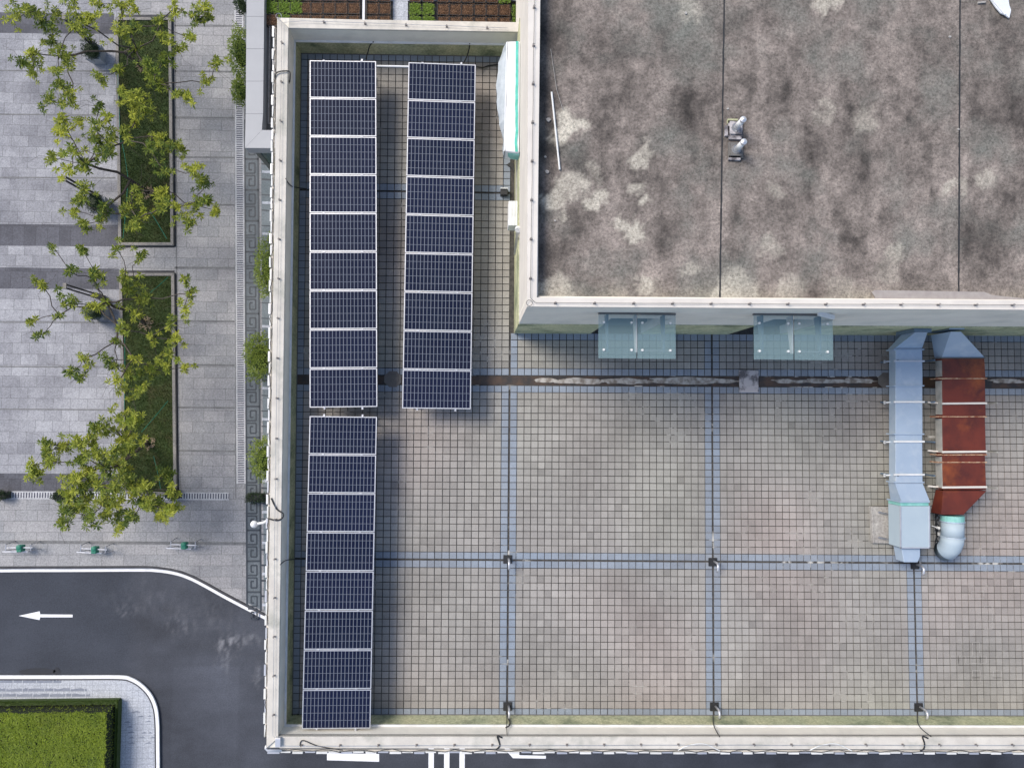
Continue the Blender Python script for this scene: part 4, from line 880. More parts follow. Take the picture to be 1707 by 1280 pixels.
for u, v, a, b, k in ((385, 1070, .7, .4, .75), (375, 1090, .3, .8, .7), (297, 1042, .5, .55, .5), (215, 1015, .5, .3, .28), (410, 1065, .9, .35, .4), (430, 1125, .25, .7, .5), (350, 1030, 1.6, 1.2, .12), (250, 1000, 2.5, 1.2, .08)):
    p = W(u, v, G); WEAR.append((p.x, p.y, a, b, k))
grid(Vector((-34, -34, 0)), Vector((34, -34, 0)), Vector((34, -8, 0)), Vector((-34, -8, 0)), .14, gcol, G, 'road', 'asphalt')
bpy.data.objects['road']['kind'] = 'structure'
m = MB(); Rr = 700
for xs0, xs1, ys0, ys1 in ((-Rr, -34, -Rr, Rr), (34, Rr, -Rr, Rr), (-34, 34, -Rr, -34), (-34, 34, -8, Rr)): m.quad((xs0, ys0, G-.03), (xs1, ys0, G-.03), (xs1, ys1, G-.03), (xs0, ys1, G-.03))
tag(m.build('ground', 'slab_warm'), kind='structure')
def poly(name, px, dz, mat, th=.0, kind='structure', base=0):
    P_ = [W(u, v, G+dz) for u, v in px]; m = MB()
    m.prism([p[:2] for p in P_], G+base, G+dz); o = m.build(name, mat); o['kind'] = kind; return o
# kerb curve of plaza
curve = [(-260, 948), (0, 944), (120, 943.5), (235, 943), (262, 944), (285, 947), (305, 952), (325, 960), (348, 972), (375, 987), (405, 1003), (440, 1021), (520, 1062)]
PZ = .13
plaza_l = [(-260, -260), (191, -260), (203, 820), (-260, 822)]
# raised plaza, three sheets side by side
m = MB(); P_ = [W(u, v, G+PZ) for u, v in curve+[(560, -300), (-300, -300)]]
m.prism([p[:2] for p in P_][::-1], G-.02, G+PZ); tag(m.build('plaza', 'slab_warm'), kind='structure')
def sheet(name, px, dz, mat):
    P_ = [W(u, v, G+dz) for u, v in px]; m = MB(); m.add(P_[::-1], [tuple(range(len(P_)))]); return tag(m.build(name, mat), kind='structure')
sheet('plaza_paving', [(-260, -260), (200, -260), (198, 30), (205, 820), (-260, 818)], PZ+.004, 'slab')
for px in ([(-260, 18), (190, 23), (191, 57), (-260, 53)], [(-260, 372), (197, 375), (197, 411), (-260, 408)], [(-260, 443), (198, 448), (199, 482), (-260, 480)], [(-260, 787), (203, 790), (203, 819), (-260, 817)]):
    sheet('dark_paving_band', px, PZ+.008, 'slab_dark')
m = MB()
def strip_px(a, b, wd, dz):
    p, q = W(*a, G+dz), W(*b, G+dz); m.bar(p, q, wd, .006)
for v in (43, 119, 196, 262, 341, 446, 535, 608, 679, 751):
    strip_px((291, v), (391, v+1), .1, PZ+.003)
for v in (297, 192, 119, 538, 612, 683): strip_px((0, v-1), (192, v), .07, PZ+.008)
strip_px((-100, 902), (414, 906), .16, PZ+.003)
strip_px((291, -100), (297, 830), .05, PZ+.003); strip_px((391.5, -100), (393, 830), .06, PZ+.003)
tag(m.build('paving_joint', 'slab_line'), kind='structure')
# kerb: dark line + white painted line
def ribbon(name, pts, off0, off1, z0, z1, mat, kind='structure', sm=6):
    P_ = [W(u, v, G) for u, v in pts]; out = []
    for i in range(len(P_)-1):
        p0, p1, p2, p3 = P_[max(i-1, 0)], P_[i], P_[i+1], P_[min(i+2, len(P_)-1)]
        for k in range(sm):
            s = k/sm; out.append(.5*((2*p1)+(-p0+p2)*s+(2*p0-5*p1+4*p2-p3)*s*s+(-p0+3*p1-3*p2+p3)*s**3))
    out.append(P_[-1]); L, R = [], []
    for i, p in enumerate(out):
        d = (out[min(i+1, len(out)-1)]-out[max(i-1, 0)]).normalized(); nn = Vector((-d.y, d.x, 0)); L.append(p+nn*off0); R.append(p+nn*off1)
    m = MB()
    for i in range(len(out)-1):
        m.hexa([z(L[i], z0), z(L[i+1], z0), z(R[i+1], z0), z(R[i], z0)], [z(L[i], z1), z(L[i+1], z1), z(R[i+1], z1), z(R[i], z1)])
    return tag(m.build(name, mat), kind=kind)
ribbon('kerb', curve, .02, -.1, G-.01, G+PZ+.006, 'kerb_dark')
ribbon('kerb_line', curve, -.11, -.30, G+.002, G+.008, 'road_paint')
# island bottom left
isl = [(-200, 1124), (0, 1124), (120, 1124), (200, 1124), (222, 1128), (240, 1139), (255, 1156), (264, 1178), (267, 1205), (267.5, 1240), (268, 1300), (268, 1400)]
ribbon('kerb_line', isl, .0, -.17, G+.06, G+.15, 'road_paint')
ribbon('kerb', isl, -.171, -.25, G-.01, G+.13, 'kerb_dark')
P_ = [W(u, v, G+.12) for u, v in isl]
inner = []
for i, p in enumerate(P_):
    d = (P_[min(i+1, len(P_)-1)]-P_[max(i-1, 0)]).normalized(); inner.append(p+Vector((d.y, -d.x, 0))*.22)
m = MB(); m.prism([p[:2] for p in inner+[Vector(W(-200, 1400, G))]][::-1], G-.01, G+.12); tag(m.build('island_paving', 'slab_pale'), kind='structure')
# bluish missing-paver marks
m = MB()
for rowi, (v, ue) in enumerate(((1135, 102), (1149, 145), (1158, 150))):
    u = -5
    while u < ue:
        wdt = random.choice((8, 14, 22, 26)); p, q = W(u, v-3, G+.124), W(min(u+wdt, ue), v+2.6, G+.124)
        xs = [lerp(p.x, q.x, k/5) for k in range(6)]
        m.add([(x, p.y-random.uniform(0, .08), G+.124) for x in xs]+[(x, q.y, G+.124) for x in xs[::-1]], [tuple(range(12))]); u += wdt+1.5
for (u, v) in ((226, 1186), (234, 1194), (249, 1193), (212, 1203), (247, 1202), (216, 1211), (218, 1220), (240, 1221), (250, 1221), (219, 1229), (236, 1229), (254, 1229), (219, 1238), (247, 1238)):
    p = W(u, v, G+.124); l_ = random.uniform(.1, .28); m.add([(p.x-l_, p.y-.03, p.z), (p.x+l_, p.y-.03, p.z), (p.x+l_*.3, p.y+.06, p.z), (p.x-l_*.4, p.y+.02, p.z)], [(0, 1, 2, 3)])
tag(m.build('paver_stain', simple('damp_paver', (.2, .22, .27), (.26, .28, .33), 3, .8)), kind='structure')
# road markings
def mark(px, name='road_marking'):
    P_ = [W(u, v, G+.006) for u, v in px]; m = MB(); m.add(P_[::-1], [tuple(range(len(P_)))]); return tag(m.build(name, 'road_paint'), kind='structure')
mark([(31, 1026), (66, 1018.5), (67, 1023.5), (121, 1024), (121, 1028.5), (67, 1028.5), (66, 1033)], 'road_arrow')
mark([(545, 1254.5), (632, 1256), (632, 1269), (545, 1266.5)])
for a, b in ((714.5, 723.5), (740.5, 749.5), (766, 775)): mark([(a, 1225), (b, 1225), (b-1, 1400), (a-1, 1400)])
mark([(838, 1244), (855, 1249), (867, 1258), (910, 1259), (910, 1264), (855, 1263)])
sheet('road_patch', [(300, 1118), (398, 1118), (398, 1400), (290, 1400)], .003, simple('newer_asphalt', (.064, .066, .074), (.055, .057, .065), .5, .9, fine=9)) if False else None
m = MB(); blob(m, W(62, 1119, G).x, W(62, 1119, G).y, .95, .18, G+.002, 2.2, .01, 24, .1); blob(m, W(95, 1119, G).x, W(95, 1119, G).y, .18, .2, G+.002, 5.2, .01, 12, .3); tag(m.build('road_dark_patch', simple('dark_patch', (.02, .022, .028), None, 2, .5)), kind='structure')  # dark shape of unknown origin, laid flat on the road
# drainage gratings
def grating(a, b, wd, step, name='drain_grating'):
    p, q = W(*a, G+PZ), W(*b, G+PZ); d = (q-p).normalized(); nn = Vector((-d.y, d.x, 0)); L = (q-p).length; m = MB()
    m.bar(z((p), G+PZ+.002)+Vector((0, 0, 0)), z(q, G+PZ+.002), wd, .012, 0)
    for s in (-1, 1): m.bar(z(p+nn*s*wd*.42, G+PZ+.014), z(q+nn*s*wd*.42, G+PZ+.014), wd*.16, .012, 1)
    n = int(L/step)
    for k in range(n):
        c = lerp(p, q, (k+.5)/n); m.bar(z(c-nn*wd*.34, G+PZ+.014), z(c+nn*wd*.34, G+PZ+.014), step*.58, .011, 1)
    return tag(m.build(name, ['hole', 'grate']), 'long pale slotted drain cover %s' % ('running up the plaza beside the patterned band' if abs(d.y) > .5 else 'crossing the plaza below the trees'), 'drain cover')
grating((398, -80), (402, 806), .5, .125); grating((382, 827), (4, 825), .42, .14)
# Greek key band
m = MB(); bl, br_ = (408.5, 430), (413.5, 435)
def kb(u, v): return W(u, v, G+PZ)
m.add([kb(407, -80)+Vector((0, 0, .004)), kb(412.5, 1004)+Vector((0, 0, .004)), kb(435, 1016)+Vector((0, 0, .004)), kb(430, -80)+Vector((0, 0, .004))], [(0, 1, 2, 3)])
tag(m.build('patterned_band', 'key_mid'), kind='structure')
m = MB()
def ks(a, b, wd): m.bar(kb(*a)+Vector((0, 0, .006)), kb(*b)+Vector((0, 0, .006)), wd, .006)
ks((408, 200), (412, 1008), .1); ks((430, 200), (435, 1018), .1)
v = 214.; per = 51.5
while v < 1010:
    k = (v-214)/800; x0, x1 = 408.5+4*k, 430.5+4*k; w_ = x1-x0
    ks((x0, v), (x1, v), .1)
    a = v+per*.16
    for flip, y0_ in ((1, v+per*.1), (-1, v+per*.9)):
        yy = lambda t_: y0_+flip*t_*per*.36
        if abs(yy(1)-v) > per*2: pass
        xm0, xm1, xi = x0+w_*.3, x0+w_*.74, x0+w_*.52
        ks((x0+1, yy(1)), (xm1, yy(1)), .085); ks((xm1, yy(1)), (xm1, yy(.1)), .085); ks((xm1, yy(.1)), (xm0, yy(.1)), .085); ks((xm0, yy(.1)), (xm0, yy(.7)), .085); ks((xm0, yy(.7)), (xi, yy(.7)), .085)
    v += per
tag(m.build('key_pattern', 'key_dark'), kind='structure')
m = MB(); m.add([kb(435, 200)+Vector((0, 0, .004)), kb(440, 1016)+Vector((0, 0, .004)), kb(520, 1050)+Vector((0, 0, .004)), kb(520, 200)+Vector((0, 0, .004))], [(0, 1, 2, 3)]); tag(m.build('side_path', 'side_slab'), kind='structure')
m = MB()
v = 222.
while v < 1010: ks((436, v), (470, v+2), .1 if int(v) % 2 else .06); v += 25.7
tag(m.build('path_joint', 'key_dark'), kind='structure')
m = MB()
v = 235.
while v < 1010: ks((437, v), (460, v+1), .14); v += 51.5
tag(m.build('pale_stone_strip', 'slab_pale'), kind='structure')
# ------------------------------------------------------------------ grass strips
def lawn(px, lab, hh=.3):
    q = [W(u, v, G+PZ+.16) for u, v in px]; ctr = sum(q, Vector())/4; o = thing('raised_lawn', z(ctr, G+PZ), lab, 'lawn bed', 'kerbed lawn beds on the plaza')
    m = MB(); inn = []
    for i, p in enumerate(q):
        pass
    xs = [(0, 1), (1, 2), (2, 3), (3, 0)]
    inn = [p+Vector(((.16 if p.x < ctr.x else -.16), (-.16 if p.y > ctr.y else .16), 0)) for p in q]
    for a, b in xs: m.hexa([z(q[a], G+PZ), z(q[b], G+PZ), z(inn[b], G+PZ), z(inn[a], G+PZ)], [q[a], q[b], inn[b], inn[a]])
    m.build('kerb', 'kerb', o, bevel=.01)
    inn2 = [p+Vector(((.165 if p.x < ctr.x else -.165), (-.165 if p.y > ctr.y else .165), 0)) for p in q]
    m = MB(); m.hexa([z(p, G+PZ) for p in inn2][::-1], [z(p, G+PZ+.1) for p in inn2][::-1]); m.build('turf', 'lawn', o)
    m = MB(); ar = (inn2[1]-inn2[0]).length*(inn2[3]-inn2[0]).length; n = int(ar*520)
    for _ in range(n):
        p = bil(inn2[0], inn2[1], inn2[2], inn2[3], random.random(), random.random()); a = random.uniform(0, 6.3); e_ = random.uniform(.3, 1.3)
        m.leaf(z(p, G+PZ+.098), (cos(a)*cos(e_), sin(a)*cos(e_), sin(e_)), (.1, .1, 1), random.uniform(.06, .12), .03, random.random()*(.6+.6*nz(p.x, p.y, .8)))
    g_ = m.build('grass', 'grass_blade', o); g_['kind'] = 'stuff'
    # dark gap outside right and bottom
    return q
L1 = lawn([(192, 29), (285, 29), (289, 409), (197, 409)], 'long grass bed with grey kerb, upper of the two')
L2 = lawn([(198, 455), (290, 455), (294, 826), (205, 822)], 'long grass bed with grey kerb, lower of the two')
m = MB()  # dark strips along the bed edges
for a, b in (((287.5, 28), (291.5, 411)), ((198, 411), (291, 411)), ((292, 455), (296.5, 828)), ((198, 27), (287, 27)), ((200, 453), (291, 453))): m.bar(W(*a, G+PZ+.006), W(*b, G+PZ+.006), .13, .008)
tag(m.build('bed_edge_gap', 'kerb_dark'), kind='structure')
# ------------------------------------------------------------------ trees
def make_tree(base, fork, ros, label, hmin=3.2, hmax=5.6, hf=2.0, dense=3):
    b = W(*base, G+PZ); f = W(*fork, G+PZ+hf); t_ = thing('plaza_tree', b, label, 'tree', 'young trees on the plaza')
    nodes = [(f, 0, None, 0)]
    R_ = []
    for i, rr in enumerate(ros):
        u, v = rr[0], rr[1]; s = rr[2] if len(rr) > 2 else 11
        hh = random.uniform(hmin, hmax); p = W(u, v, G+hh); R_.append((p, s))
    R_.sort(key=lambda q: (q[0]-f).length)
    par = []
    for p, s in R_:
        best = None
        for k, (q, dist, _, _) in enumerate(nodes):
            d = (p-q).length; cost = d+dist*.35+(.5 if k == 0 else 0)
            if best is None or cost < best[0]: best = (cost, k, d)
        k = best[1]; nodes.append((p-Vector((0, 0, .1)), nodes[k][1]+best[2], k, 0))
    cnt = [1]*len(nodes)
    for i in range(len(nodes)-1, 0, -1): cnt[nodes[i][2]] += cnt[i]
    rad = [min(.075, .006+.0105*sqrt(c)) for c in cnt]
    tr = MB(); tr.tube([z(b, G+PZ-.05), lerp(b, f, .3)+Vector((.04, .03, 0)), lerp(b, f, .65)+Vector((-.03, .02, 0)), f], [.12, .1, .09, .085], 9); tr.build('trunk', 'bark', t_, True)
    br = MB()
    for i in range(1, len(nodes)):
        q, p = nodes[nodes[i][2]][0], nodes[i][0]; L = (p-q).length; rj = lambda: Vector((random.uniform(-1, 1), random.uniform(-1, 1), random.uniform(-.6, .8)))*L*.09
        r0 = min(rad[nodes[i][2]], rad[i]*1.25); br.tube([q, lerp(q, p, .33)+rj(), lerp(q, p, .66)+rj(), p], [r0, lerp(r0, rad[i], .4), lerp(r0, rad[i], .7), rad[i]], 5)
    for _ in range(60):   # bare twigs
        k = random.randrange(1, len(nodes)); q = nodes[k][0]; a = random.uniform(0, 6.3); L = random.uniform(.5, 1.3)
        br.tube([q, q+Vector((cos(a)*L*.5, sin(a)*L*.5, .15)), q+Vector((cos(a+.3)*L, sin(a+.3)*L, .1))], [.009, .007, .004], 4)
    br.build('branches', 'bark', t_)
    cr = MB()
    def rosette(c, L, n, tone):
        a0 = random.uniform(0, 6.3)
        for k in range(n):
            a = a0+2*pi*k/n+random.uniform(-.25, .25); e_ = random.uniform(-.25, .75); l_ = L*random.uniform(.7, 1.15)
            cr.leaf(c+Vector((0, 0, random.uniform(-.04, .04))), (cos(a)*cos(e_), sin(a)*cos(e_), sin(e_)), (sin(a)*.3, -cos(a)*.3, 1), l_, l_*.27, min(1, max(0, tone+random.uniform(-.3, .3))))
    for p, s in R_:
        k = s/11; tone = random.uniform(.1, .85)
        rosette(p, .31*k**.5, 17, tone)
        for _ in range(max(2, int(dense*k*2.9))):
            o_ = Vector((random.gauss(0, .22*k), random.gauss(0, .22*k), random.uniform(-.35, .16))); rosette(p+o_, random.uniform(.18, .29), random.randint(11, 16), tone+random.uniform(-.2, .15))
            if random.random() < .5: pass
    cr.build('crown', 'leaf', t_)
    # straw ring at the foot
    m = MB()
    for _ in range(70):
        a = random.uniform(0, 6.3); rr = random.uniform(.13, .36); c = Vector((b.x+.12+cos(a)*rr, b.y+sin(a)*rr, G+PZ+.12)); d = random.uniform(0, 6.3)
        m.tube([c, c+Vector((cos(d)*.12, sin(d)*.12, random.uniform(.0, .12)))], .016, 4)
    m.build('straw_mulch', 'straw', t_)
make_tree((236, 112), (208, 88), [(20, 32, 12), (60, 20, 13), (32, 18), (50, 15), (85, 45, 10), (88, 68, 14), (95, 90, 12), (112, 93, 12), (52, 86, 8), (35, 105, 10), (55, 105, 10), (52, 125, 10), (95, 118, 8), (136, 38, 16), (120, 47, 10), (150, 28, 12), (165, 128, 10), (98, 142, 14), (112, 150, 12), (82, 168, 12), (118, 172, 10), (200, 55, 13), (216, 50, 11), (195, 115, 10), (225, 80, 8), (200, 8, 14), (222, 14, 10), (165, 6, 10), (120, 5, 9), (265, 38, 11), (270, 62, 9), (290, 12, 11), (322, 25, 12), (340, 12, 14), (348, 30, 12), (315, 62, 10), (280, 92, 12), (298, 84, 10), (248, 104, 14), (252, 128, 12), (262, 138, 10), (360, 105, 10), (345, 138, 10), (298, 155, 8), (312, 162, 8), (90, 25, 9), (70, 35, 8)], 'sparse young tree with spreading dark limbs at the top left of the plaza')
make_tree((246, 322), (217, 300), [(105, 200, 14), (108, 222, 14), (130, 203, 9), (165, 178, 8), (180, 195, 12), (155, 207, 10), (160, 232, 15), (182, 228, 10), (86, 262, 12), (122, 255, 14), (142, 272, 14), (170, 255, 14), (182, 245, 10), (115, 285, 14), (140, 315, 14), (134, 330), (125, 352, 10), (140, 372, 10), (172, 343, 12), (168, 365, 9), (215, 168, 15), (232, 162, 14), (240, 185, 12), (205, 155, 10), (225, 200, 13), (212, 228, 12), (265, 230, 14), (248, 250, 12), (285, 243, 14), (302, 248, 9), (275, 285, 10), (322, 285, 13), (338, 302, 14), (342, 332, 12), (360, 350, 9), (326, 342, 10), (312, 370, 12), (275, 318, 13), (295, 345, 9), (225, 315, 9), (212, 345, 10), (268, 345, 10), (222, 378, 10), (240, 352, 8), (228, 365, 8)], 'fullest-crowned young tree over the upper grass bed, forking into three dark limbs')
make_tree((241, 540), (214, 516), [(85, 410, 6), (137, 418, 10), (155, 452, 11), (156, 466, 10), (115, 453, 9), (60, 470, 9), (70, 477, 8), (100, 495, 10), (120, 506, 10), (97, 525, 6), (52, 538, 9), (70, 557, 9), (195, 417, 10), (234, 430, 13), (208, 466, 12), (214, 482, 12), (230, 498, 12), (246, 496, 10), (160, 510, 13), (176, 503, 10), (226, 525, 10), (200, 548, 12), (193, 568, 8), (285, 540, 12), (292, 565, 12), (282, 592, 13), (266, 605, 12), (252, 615, 11), (235, 622, 12), (215, 626, 12), (196, 635, 12), (208, 648, 9), (235, 650, 8), (136, 598, 8), (145, 612, 5), (118, 625, 9), (135, 633, 9), (178, 598, 10), (190, 610, 8), (215, 663, 5), (306, 465, 9), (317, 490, 8), (310, 515, 10), (308, 612, 8), (222, 598, 8), (250, 560, 8)], 'thinly leaved young tree with long bare twigs over the lower grass bed', dense=2)
make_tree((246, 737), (222, 758), [(80, 740, 10), (78, 755, 10), (50, 775, 8), (62, 790, 9), (82, 772, 8), (105, 742, 11), (126, 740, 10), (146, 735, 13), (160, 715, 12), (176, 712, 10), (200, 698, 13), (222, 700, 12), (210, 730, 15), (195, 750, 13), (216, 746, 12), (135, 765, 12), (160, 760, 12), (150, 785, 13), (175, 780, 12), (195, 775, 13), (126, 800, 14), (116, 830, 14), (110, 852, 12), (105, 870, 9), (140, 815, 14), (165, 810, 14), (130, 845, 12), (150, 865, 11), (170, 835, 13), (190, 840, 12), (200, 860, 12), (206, 876, 9), (186, 815, 12), (215, 800, 12), (205, 790, 12), (226, 820, 12), (236, 835, 10), (250, 840, 10), (265, 838, 12), (280, 850, 11), (292, 845, 9), (264, 862, 8), (275, 790, 9), (286, 820, 6), (220, 862, 8), (156, 745, 9), (140, 830, 12), (178, 860, 10), (242, 812, 9)], 'dense low-spreading young tree at the foot of the lower grass bed', dense=4)
# guy ropes
for i, (pts, lab) in enumerate((([(196, 125), (200, 240)], 'upper green guy rope along the left side of the upper grass bed'), ([(203, 235), (214, 300)], 'green guy rope running to the fork of the fullest tree'), ([(213, 305), (205, 398)], 'green guy rope below the fork of the fullest tree'), ([(250, 352), (278, 398)], 'green guy rope at the lower right of the upper grass bed'), ([(280, 462), (250, 488)], 'short green guy rope at the top of the lower grass bed'), ([(280, 668), (236, 720)], 'bright green guy rope crossing the lower grass bed above the dense tree'), ([(208, 560), (207, 690)], 'green guy rope along the left side of the lower grass bed'), ([(256, 760), (268, 815)], 'green guy rope at the foot of the lower grass bed'))):
    m = MB(); a = W(*pts[0], G+PZ+.25); b = W(*pts[1], G+PZ+1.2); m.tube([a, lerp(a, b, .5)+Vector((0, 0, -.05)), b], .014, 5); tag(m.build('guy_rope', 'deep_green'), lab, 'rope', 'green guy ropes of the trees')
# leaf-ball shrubs
def foliage(m, c, rx, ry, rz, n, ln, tone0=.2):
    for _ in range(n):
        a = random.uniform(0, 2*pi); cz = random.uniform(-.3, 1); rr = sqrt(max(0, 1-cz*cz)); k = (random.uniform(.4, 1.1)**.4)*(1+.5*noise.noise(Vector((cos(a)*rr*2.2+c.x*3, sin(a)*rr*2.2+c.y*5, cz*2))))
        nrm = Vector((cos(a)*rr, sin(a)*rr, cz)); p = c+Vector((nrm.x*rx*k, nrm.y*ry*k, nrm.z*rz*k)); a2 = random.uniform(0, 6.3)
        d = (nrm+Vector((cos(a2), sin(a2), random.uniform(-.4, .6)))*.9); m.leaf(p, d, nrm+Vector((random.uniform(-.5, .5), random.uniform(-.5, .5), .3)), ln*random.uniform(.7, 1.3), ln*.45, min(1, max(0, random.uniform(0, 1)*.6+tone0+.3*nz(p.x*3, p.y*3, 1))))
def shrub(u, v, ru, rv, hh, label, mat='leaf_shrub', n=1500, ln=.13, name='shrub', grp='shrubs beside the building'):
    zz = G+PZ+hh*.55; c = W(u, v, zz); s_ = (H-zz)/F; o = thing(name, Vector((c.x, c.y, G+PZ)), label, 'shrub', grp)
    m = MB(); m.tube([Vector((c.x, c.y, G+PZ)), c], .05, 6); m.build('stem', 'bark', o)
    m = MB(); foliage(m, c, ru*s_, rv*s_, hh*.45, int(n*1.3), ln*.9); m.build('foliage', mat, o)
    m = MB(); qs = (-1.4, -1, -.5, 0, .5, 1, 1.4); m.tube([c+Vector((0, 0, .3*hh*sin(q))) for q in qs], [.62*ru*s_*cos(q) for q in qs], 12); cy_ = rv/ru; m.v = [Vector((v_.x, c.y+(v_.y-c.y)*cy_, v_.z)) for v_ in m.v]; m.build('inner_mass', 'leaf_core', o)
shrub(452, 448, 23, 50, 2.4, 'bright green tall-outlined shrub half hidden by the left parapet', n=3000)
shrub(433, 596, 22, 37, 2.0, 'round yellow-green shrub beside the patterned band, largest fully seen', n=2800)
shrub(442, 765, 22, 33, 1.8, 'yellow-green shrub peeking out by the left parapet opposite the lower panels', n=2000)
shrub(402, 88, 15, 40, 2.2, 'leafy shrub beside the grey edge panels, upper of two', n=1800)
shrub(402, 152, 13, 22, 1.9, 'smaller leafy shrub beside the grey edge panels, lower of two', n=1200)
shrub(403, 8, 9, 16, 1.8, 'dark sliver of a shrub beside the edge panels at the top', 'leaf_dark', n=500)
def boxed(u, v, ru, rv, label):
    p = W(u, v, G+PZ+.5); s_ = (H-G)/F; o = thing('boxed_hedge', Vector((p.x, p.y, G+PZ)), label, 'planter', 'low dark planted boxes over the drain')
    m = MB(); m.box(p.x-ru*s_, p.y-rv*s_*.8, G+PZ, p.x+ru*s_, p.y+rv*s_*.8, G+PZ+.35); m.build('box', 'black', o, bevel=.02)
    m = MB(); foliage(m, z(p, G+PZ+.4), ru*s_, rv*s_, .3, 500, .1, 0); m.build('foliage', 'leaf_dark', o)
boxed(426, 830, 16, 8, 'dark planted box beside the patterned band')
boxed(99, 827, 13, 7, 'dark planted box on the drain at the dense tree edge')
boxed(286, 825, 9, 8, 'dark planted box at the right end of the lower grass bed')
boxed(-2, 826, 10, 7, 'dark planted box cut by the left edge of the view')
# topiaries in planters
def topiary(u, v, label):
    p = W(u+9, v+1, G+PZ); o = thing('topiary_planter', p, label, 'topiary', 'dark topiaries in grey planters')
    m = MB(); a = .42; m.hexa([(p.x-a*.8, p.y-a*.8, G+PZ), (p.x+a*.8, p.y-a*.8, G+PZ), (p.x+a*.8, p.y+a*.8, G+PZ), (p.x-a*.8, p.y+a*.8, G+PZ)], [(p.x-a, p.y-a, G+PZ+.75), (p.x+a, p.y-a, G+PZ+.75), (p.x+a, p.y+a, G+PZ+.75), (p.x-a, p.y+a, G+PZ+.75)]); m.build('planter', 'pot', o)
    m = MB(); c = Vector((p.x, p.y, G+PZ+.95)); foliage(m, c, .42, .5, .55, 1500, .07, 0); m.tube([c-Vector((0, 0, .3)), c, c+Vector((0, 0, .3))], [.3, .38, .2], 10, 0); m.build('foliage', 'leaf_dark', o)
topiary(158, 97, 'dark clipped topiary in a planter under the top left tree')
topiary(165, 346, 'dark clipped topiary in a planter left of the upper grass bed foot')
topiary(163, 522, 'dark clipped topiary in a planter left of the lower grass bed')
# plaza lamps
def lamp(cap, foot, label):
    a = W(*foot, G+PZ); o = thing('plaza_lamp', a, label, 'lamp post', 'slotted dark lamp posts on the plaza'); h_ = 3.6
    m = MB(); m.box(a.x-.1, a.y-.14, G+PZ, a.x+.1, a.y+.14, G+PZ+1.1); m.build('pedestal', 'line_dark', o, bevel=.01)
    for s in (-1, 1):
        m = MB(); m.box(a.x-.05, a.y+s*.09-.03, G+PZ+1.1, a.x+.05, a.y+s*.09+.03, G+PZ+h_); m.build('rail', 'black', o)
    m = MB(); m.box(a.x-.09, a.y-.15, G+PZ+h_, a.x+.09, a.y+.15, G+PZ+h_+.08); m.build('cap', 'kerb', o, bevel=.01)
lamp(None, (173, 497), 'dark slotted lamp post with white cap left of the lower grass bed')
lamp(None, (172, 334), 'dark slotted lamp post beside the topiary left of the upper grass bed foot')
lamp(None, (171, 90), 'dark slotted lamp post under the top left tree')
# seesaw-like frames by the kerb
def bench(u, v, rot, label, first=None):
    p = W(u, v, G+PZ)
    if first: return copy_tree(first, p, label, rot)
    o = thing('exercise_frame', p, label, 'exercise frame', 'white and green frames on the pavement')
    m = MB(); q = p
    m.bar(q+Vector((-1.0, -.17, .45)), q+Vector((.3, -.17, .45)), .05, .05); m.build('long_bar', 'alu', o)
    m = MB(); m.bar(q+Vector((-.68, .07, .6)), q+Vector((.62, .07, .6)), .045, .05); m.build('long_bar', 'alu', o)
    m = MB(); m.box(q.x-.14, q.y-.16, G+PZ+.35, q.x+.12, q.y+.2, G+PZ+.72); m.tube([z(q, G+PZ+.7)+Vector((-.02, .1, 0)), z(q, G+PZ+.76)+Vector((-.02, .1, 0))], [.16, .1], 10); m.build('seat', 'deep_green', o, bevel=.04)
    for sx in (-.66, .62):
        m = MB(); m.tube([q+Vector((sx, .3, .02)), q+Vector((sx, .25, .75)), q+Vector((sx, -.06, .75)), q+Vector((sx+.05, -.12, .02))], .025, 6); m.build('leg', 'steel', o)
    for sx in (-.98, .28):
        m = MB(); m.tube([q+Vector((sx, -.17, .02)), q+Vector((sx, -.17, .44))], .02, 6); m.build('leg', 'steel', o)
    return o
b1 = bench(46, 911, 0, 'white and green low frame on the pavement, leftmost of three')
bench(168, 913.5, -.06, 'white and green low frame on the pavement, middle of three', b1)
bench(315, 906.5, -.04, 'white and green low frame on the pavement, nearest the patterned band', b1)
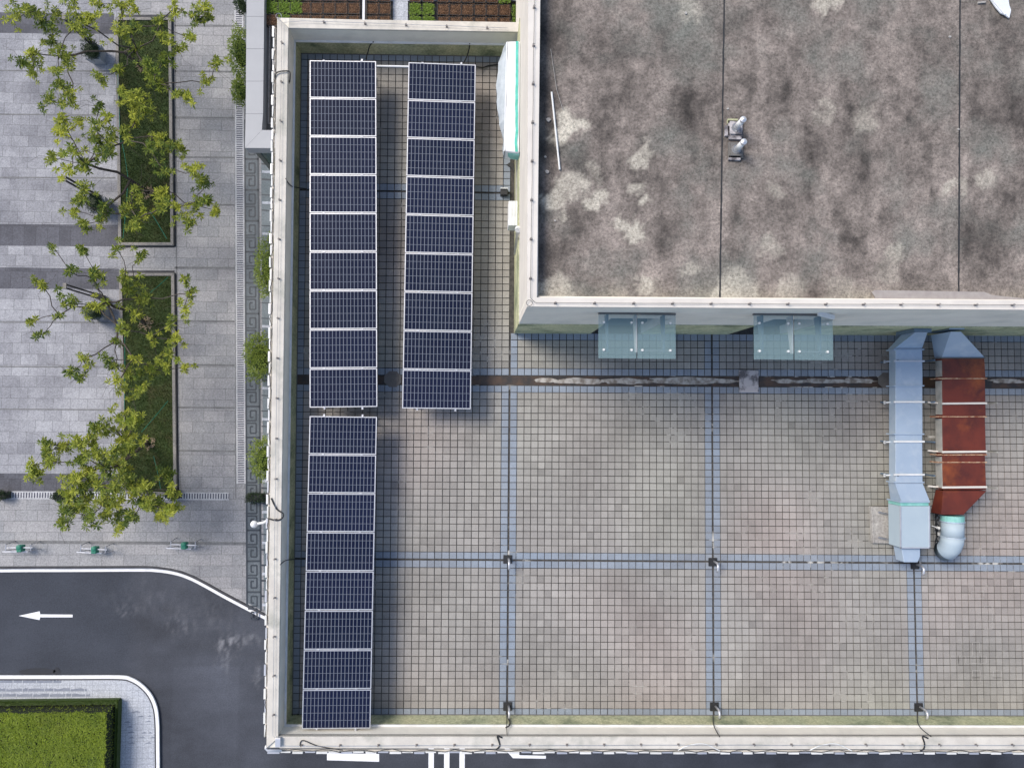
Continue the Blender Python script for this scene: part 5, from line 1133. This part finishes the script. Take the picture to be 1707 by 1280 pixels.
# hedge
hz0, hz1 = G+.12, G+1.5
tr_ = W(177, 1187, hz1); c0 = Vector((tr_.x-9, tr_.y-7, 0))
o = thing('clipped_hedge', Vector((tr_.x-3, tr_.y-2, hz0)), 'thick box-clipped green hedge on the pavement island', 'hedge')
low = W(195, 1168, hz0)
m = MB(); m.box(c0.x, c0.y, hz0, tr_.x-.05, tr_.y-.05, hz1-.07); m.build('core', simple('hedge_shade_core', (.012, .02, .006), None, 5, .9), o)  # near-black core colour stands in for shade behind the sparse side leaves
m = MB(); X1, Y1 = tr_.x, tr_.y
for _ in range(46000):
    k = random.random()
    if k < .97: p = Vector((random.uniform(X1-7.2, X1), random.uniform(Y1-4.4, Y1), 0)); p.z = hz1-random.uniform(0, .06)+.07*nz(p.x, p.y, .9, 4)+.03*nz(p.x, p.y, 3.5, 2); p.x += .07*nz(0, p.y, 1.3, 3); p.y += .06*nz(p.x, 0, 1.4, 7); nn = Vector((0, 0, 1))
    elif k < .985: p = Vector((random.uniform(X1-7.2, X1), Y1-random.uniform(0, .06), random.uniform(hz0, hz1))); nn = Vector((0, 1, 0))
    else: p = Vector((X1-random.uniform(0, .06), random.uniform(Y1-4.4, Y1), random.uniform(hz0, hz1))); nn = Vector((1, 0, 0))
    a = random.uniform(0, 6.3); t1 = nn.orthogonal().normalized(); t2 = nn.cross(t1); d = t1*cos(a)+t2*sin(a)+nn*random.uniform(.1, .9)
    m.leaf(p, d, nn+Vector((random.uniform(-.5, .5), random.uniform(-.5, .5), random.uniform(-.5, .5))), random.uniform(.05, .1), .045, min(1, max(0, random.random()*.7+.25*nz(p.x, p.y, 1.3)+.2)))
m.build('foliage', 'leaf_hedge', o)
lo_ = W(195, 1167.5, hz0+.5); lx, ly = lo_.x, lo_.y
o = thing('low_hedge', Vector((lx-.2, ly-.2, hz0)), 'low darker hedge edging the foot of the tall clipped hedge', 'hedge')
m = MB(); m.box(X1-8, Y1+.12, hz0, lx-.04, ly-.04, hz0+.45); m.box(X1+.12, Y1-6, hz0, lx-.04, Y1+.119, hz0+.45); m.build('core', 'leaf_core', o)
m = MB()
for _ in range(15000):
    if random.random() < .55: p = Vector((random.uniform(X1-7.2, lx), random.uniform(Y1+.08, ly), 0))
    else: p = Vector((random.uniform(X1+.08, lx), random.uniform(Y1-4.4, ly), 0))
    p.z = hz0+.47+random.uniform(-.05, .05); a = random.uniform(0, 6.3); m.leaf(p, (cos(a), sin(a), random.uniform(.1, .8)), (random.uniform(-.5, .5), random.uniform(-.5, .5), 1), random.uniform(.05, .09), .04, random.random()*.8)
m.build('foliage', 'leaf_low', o)
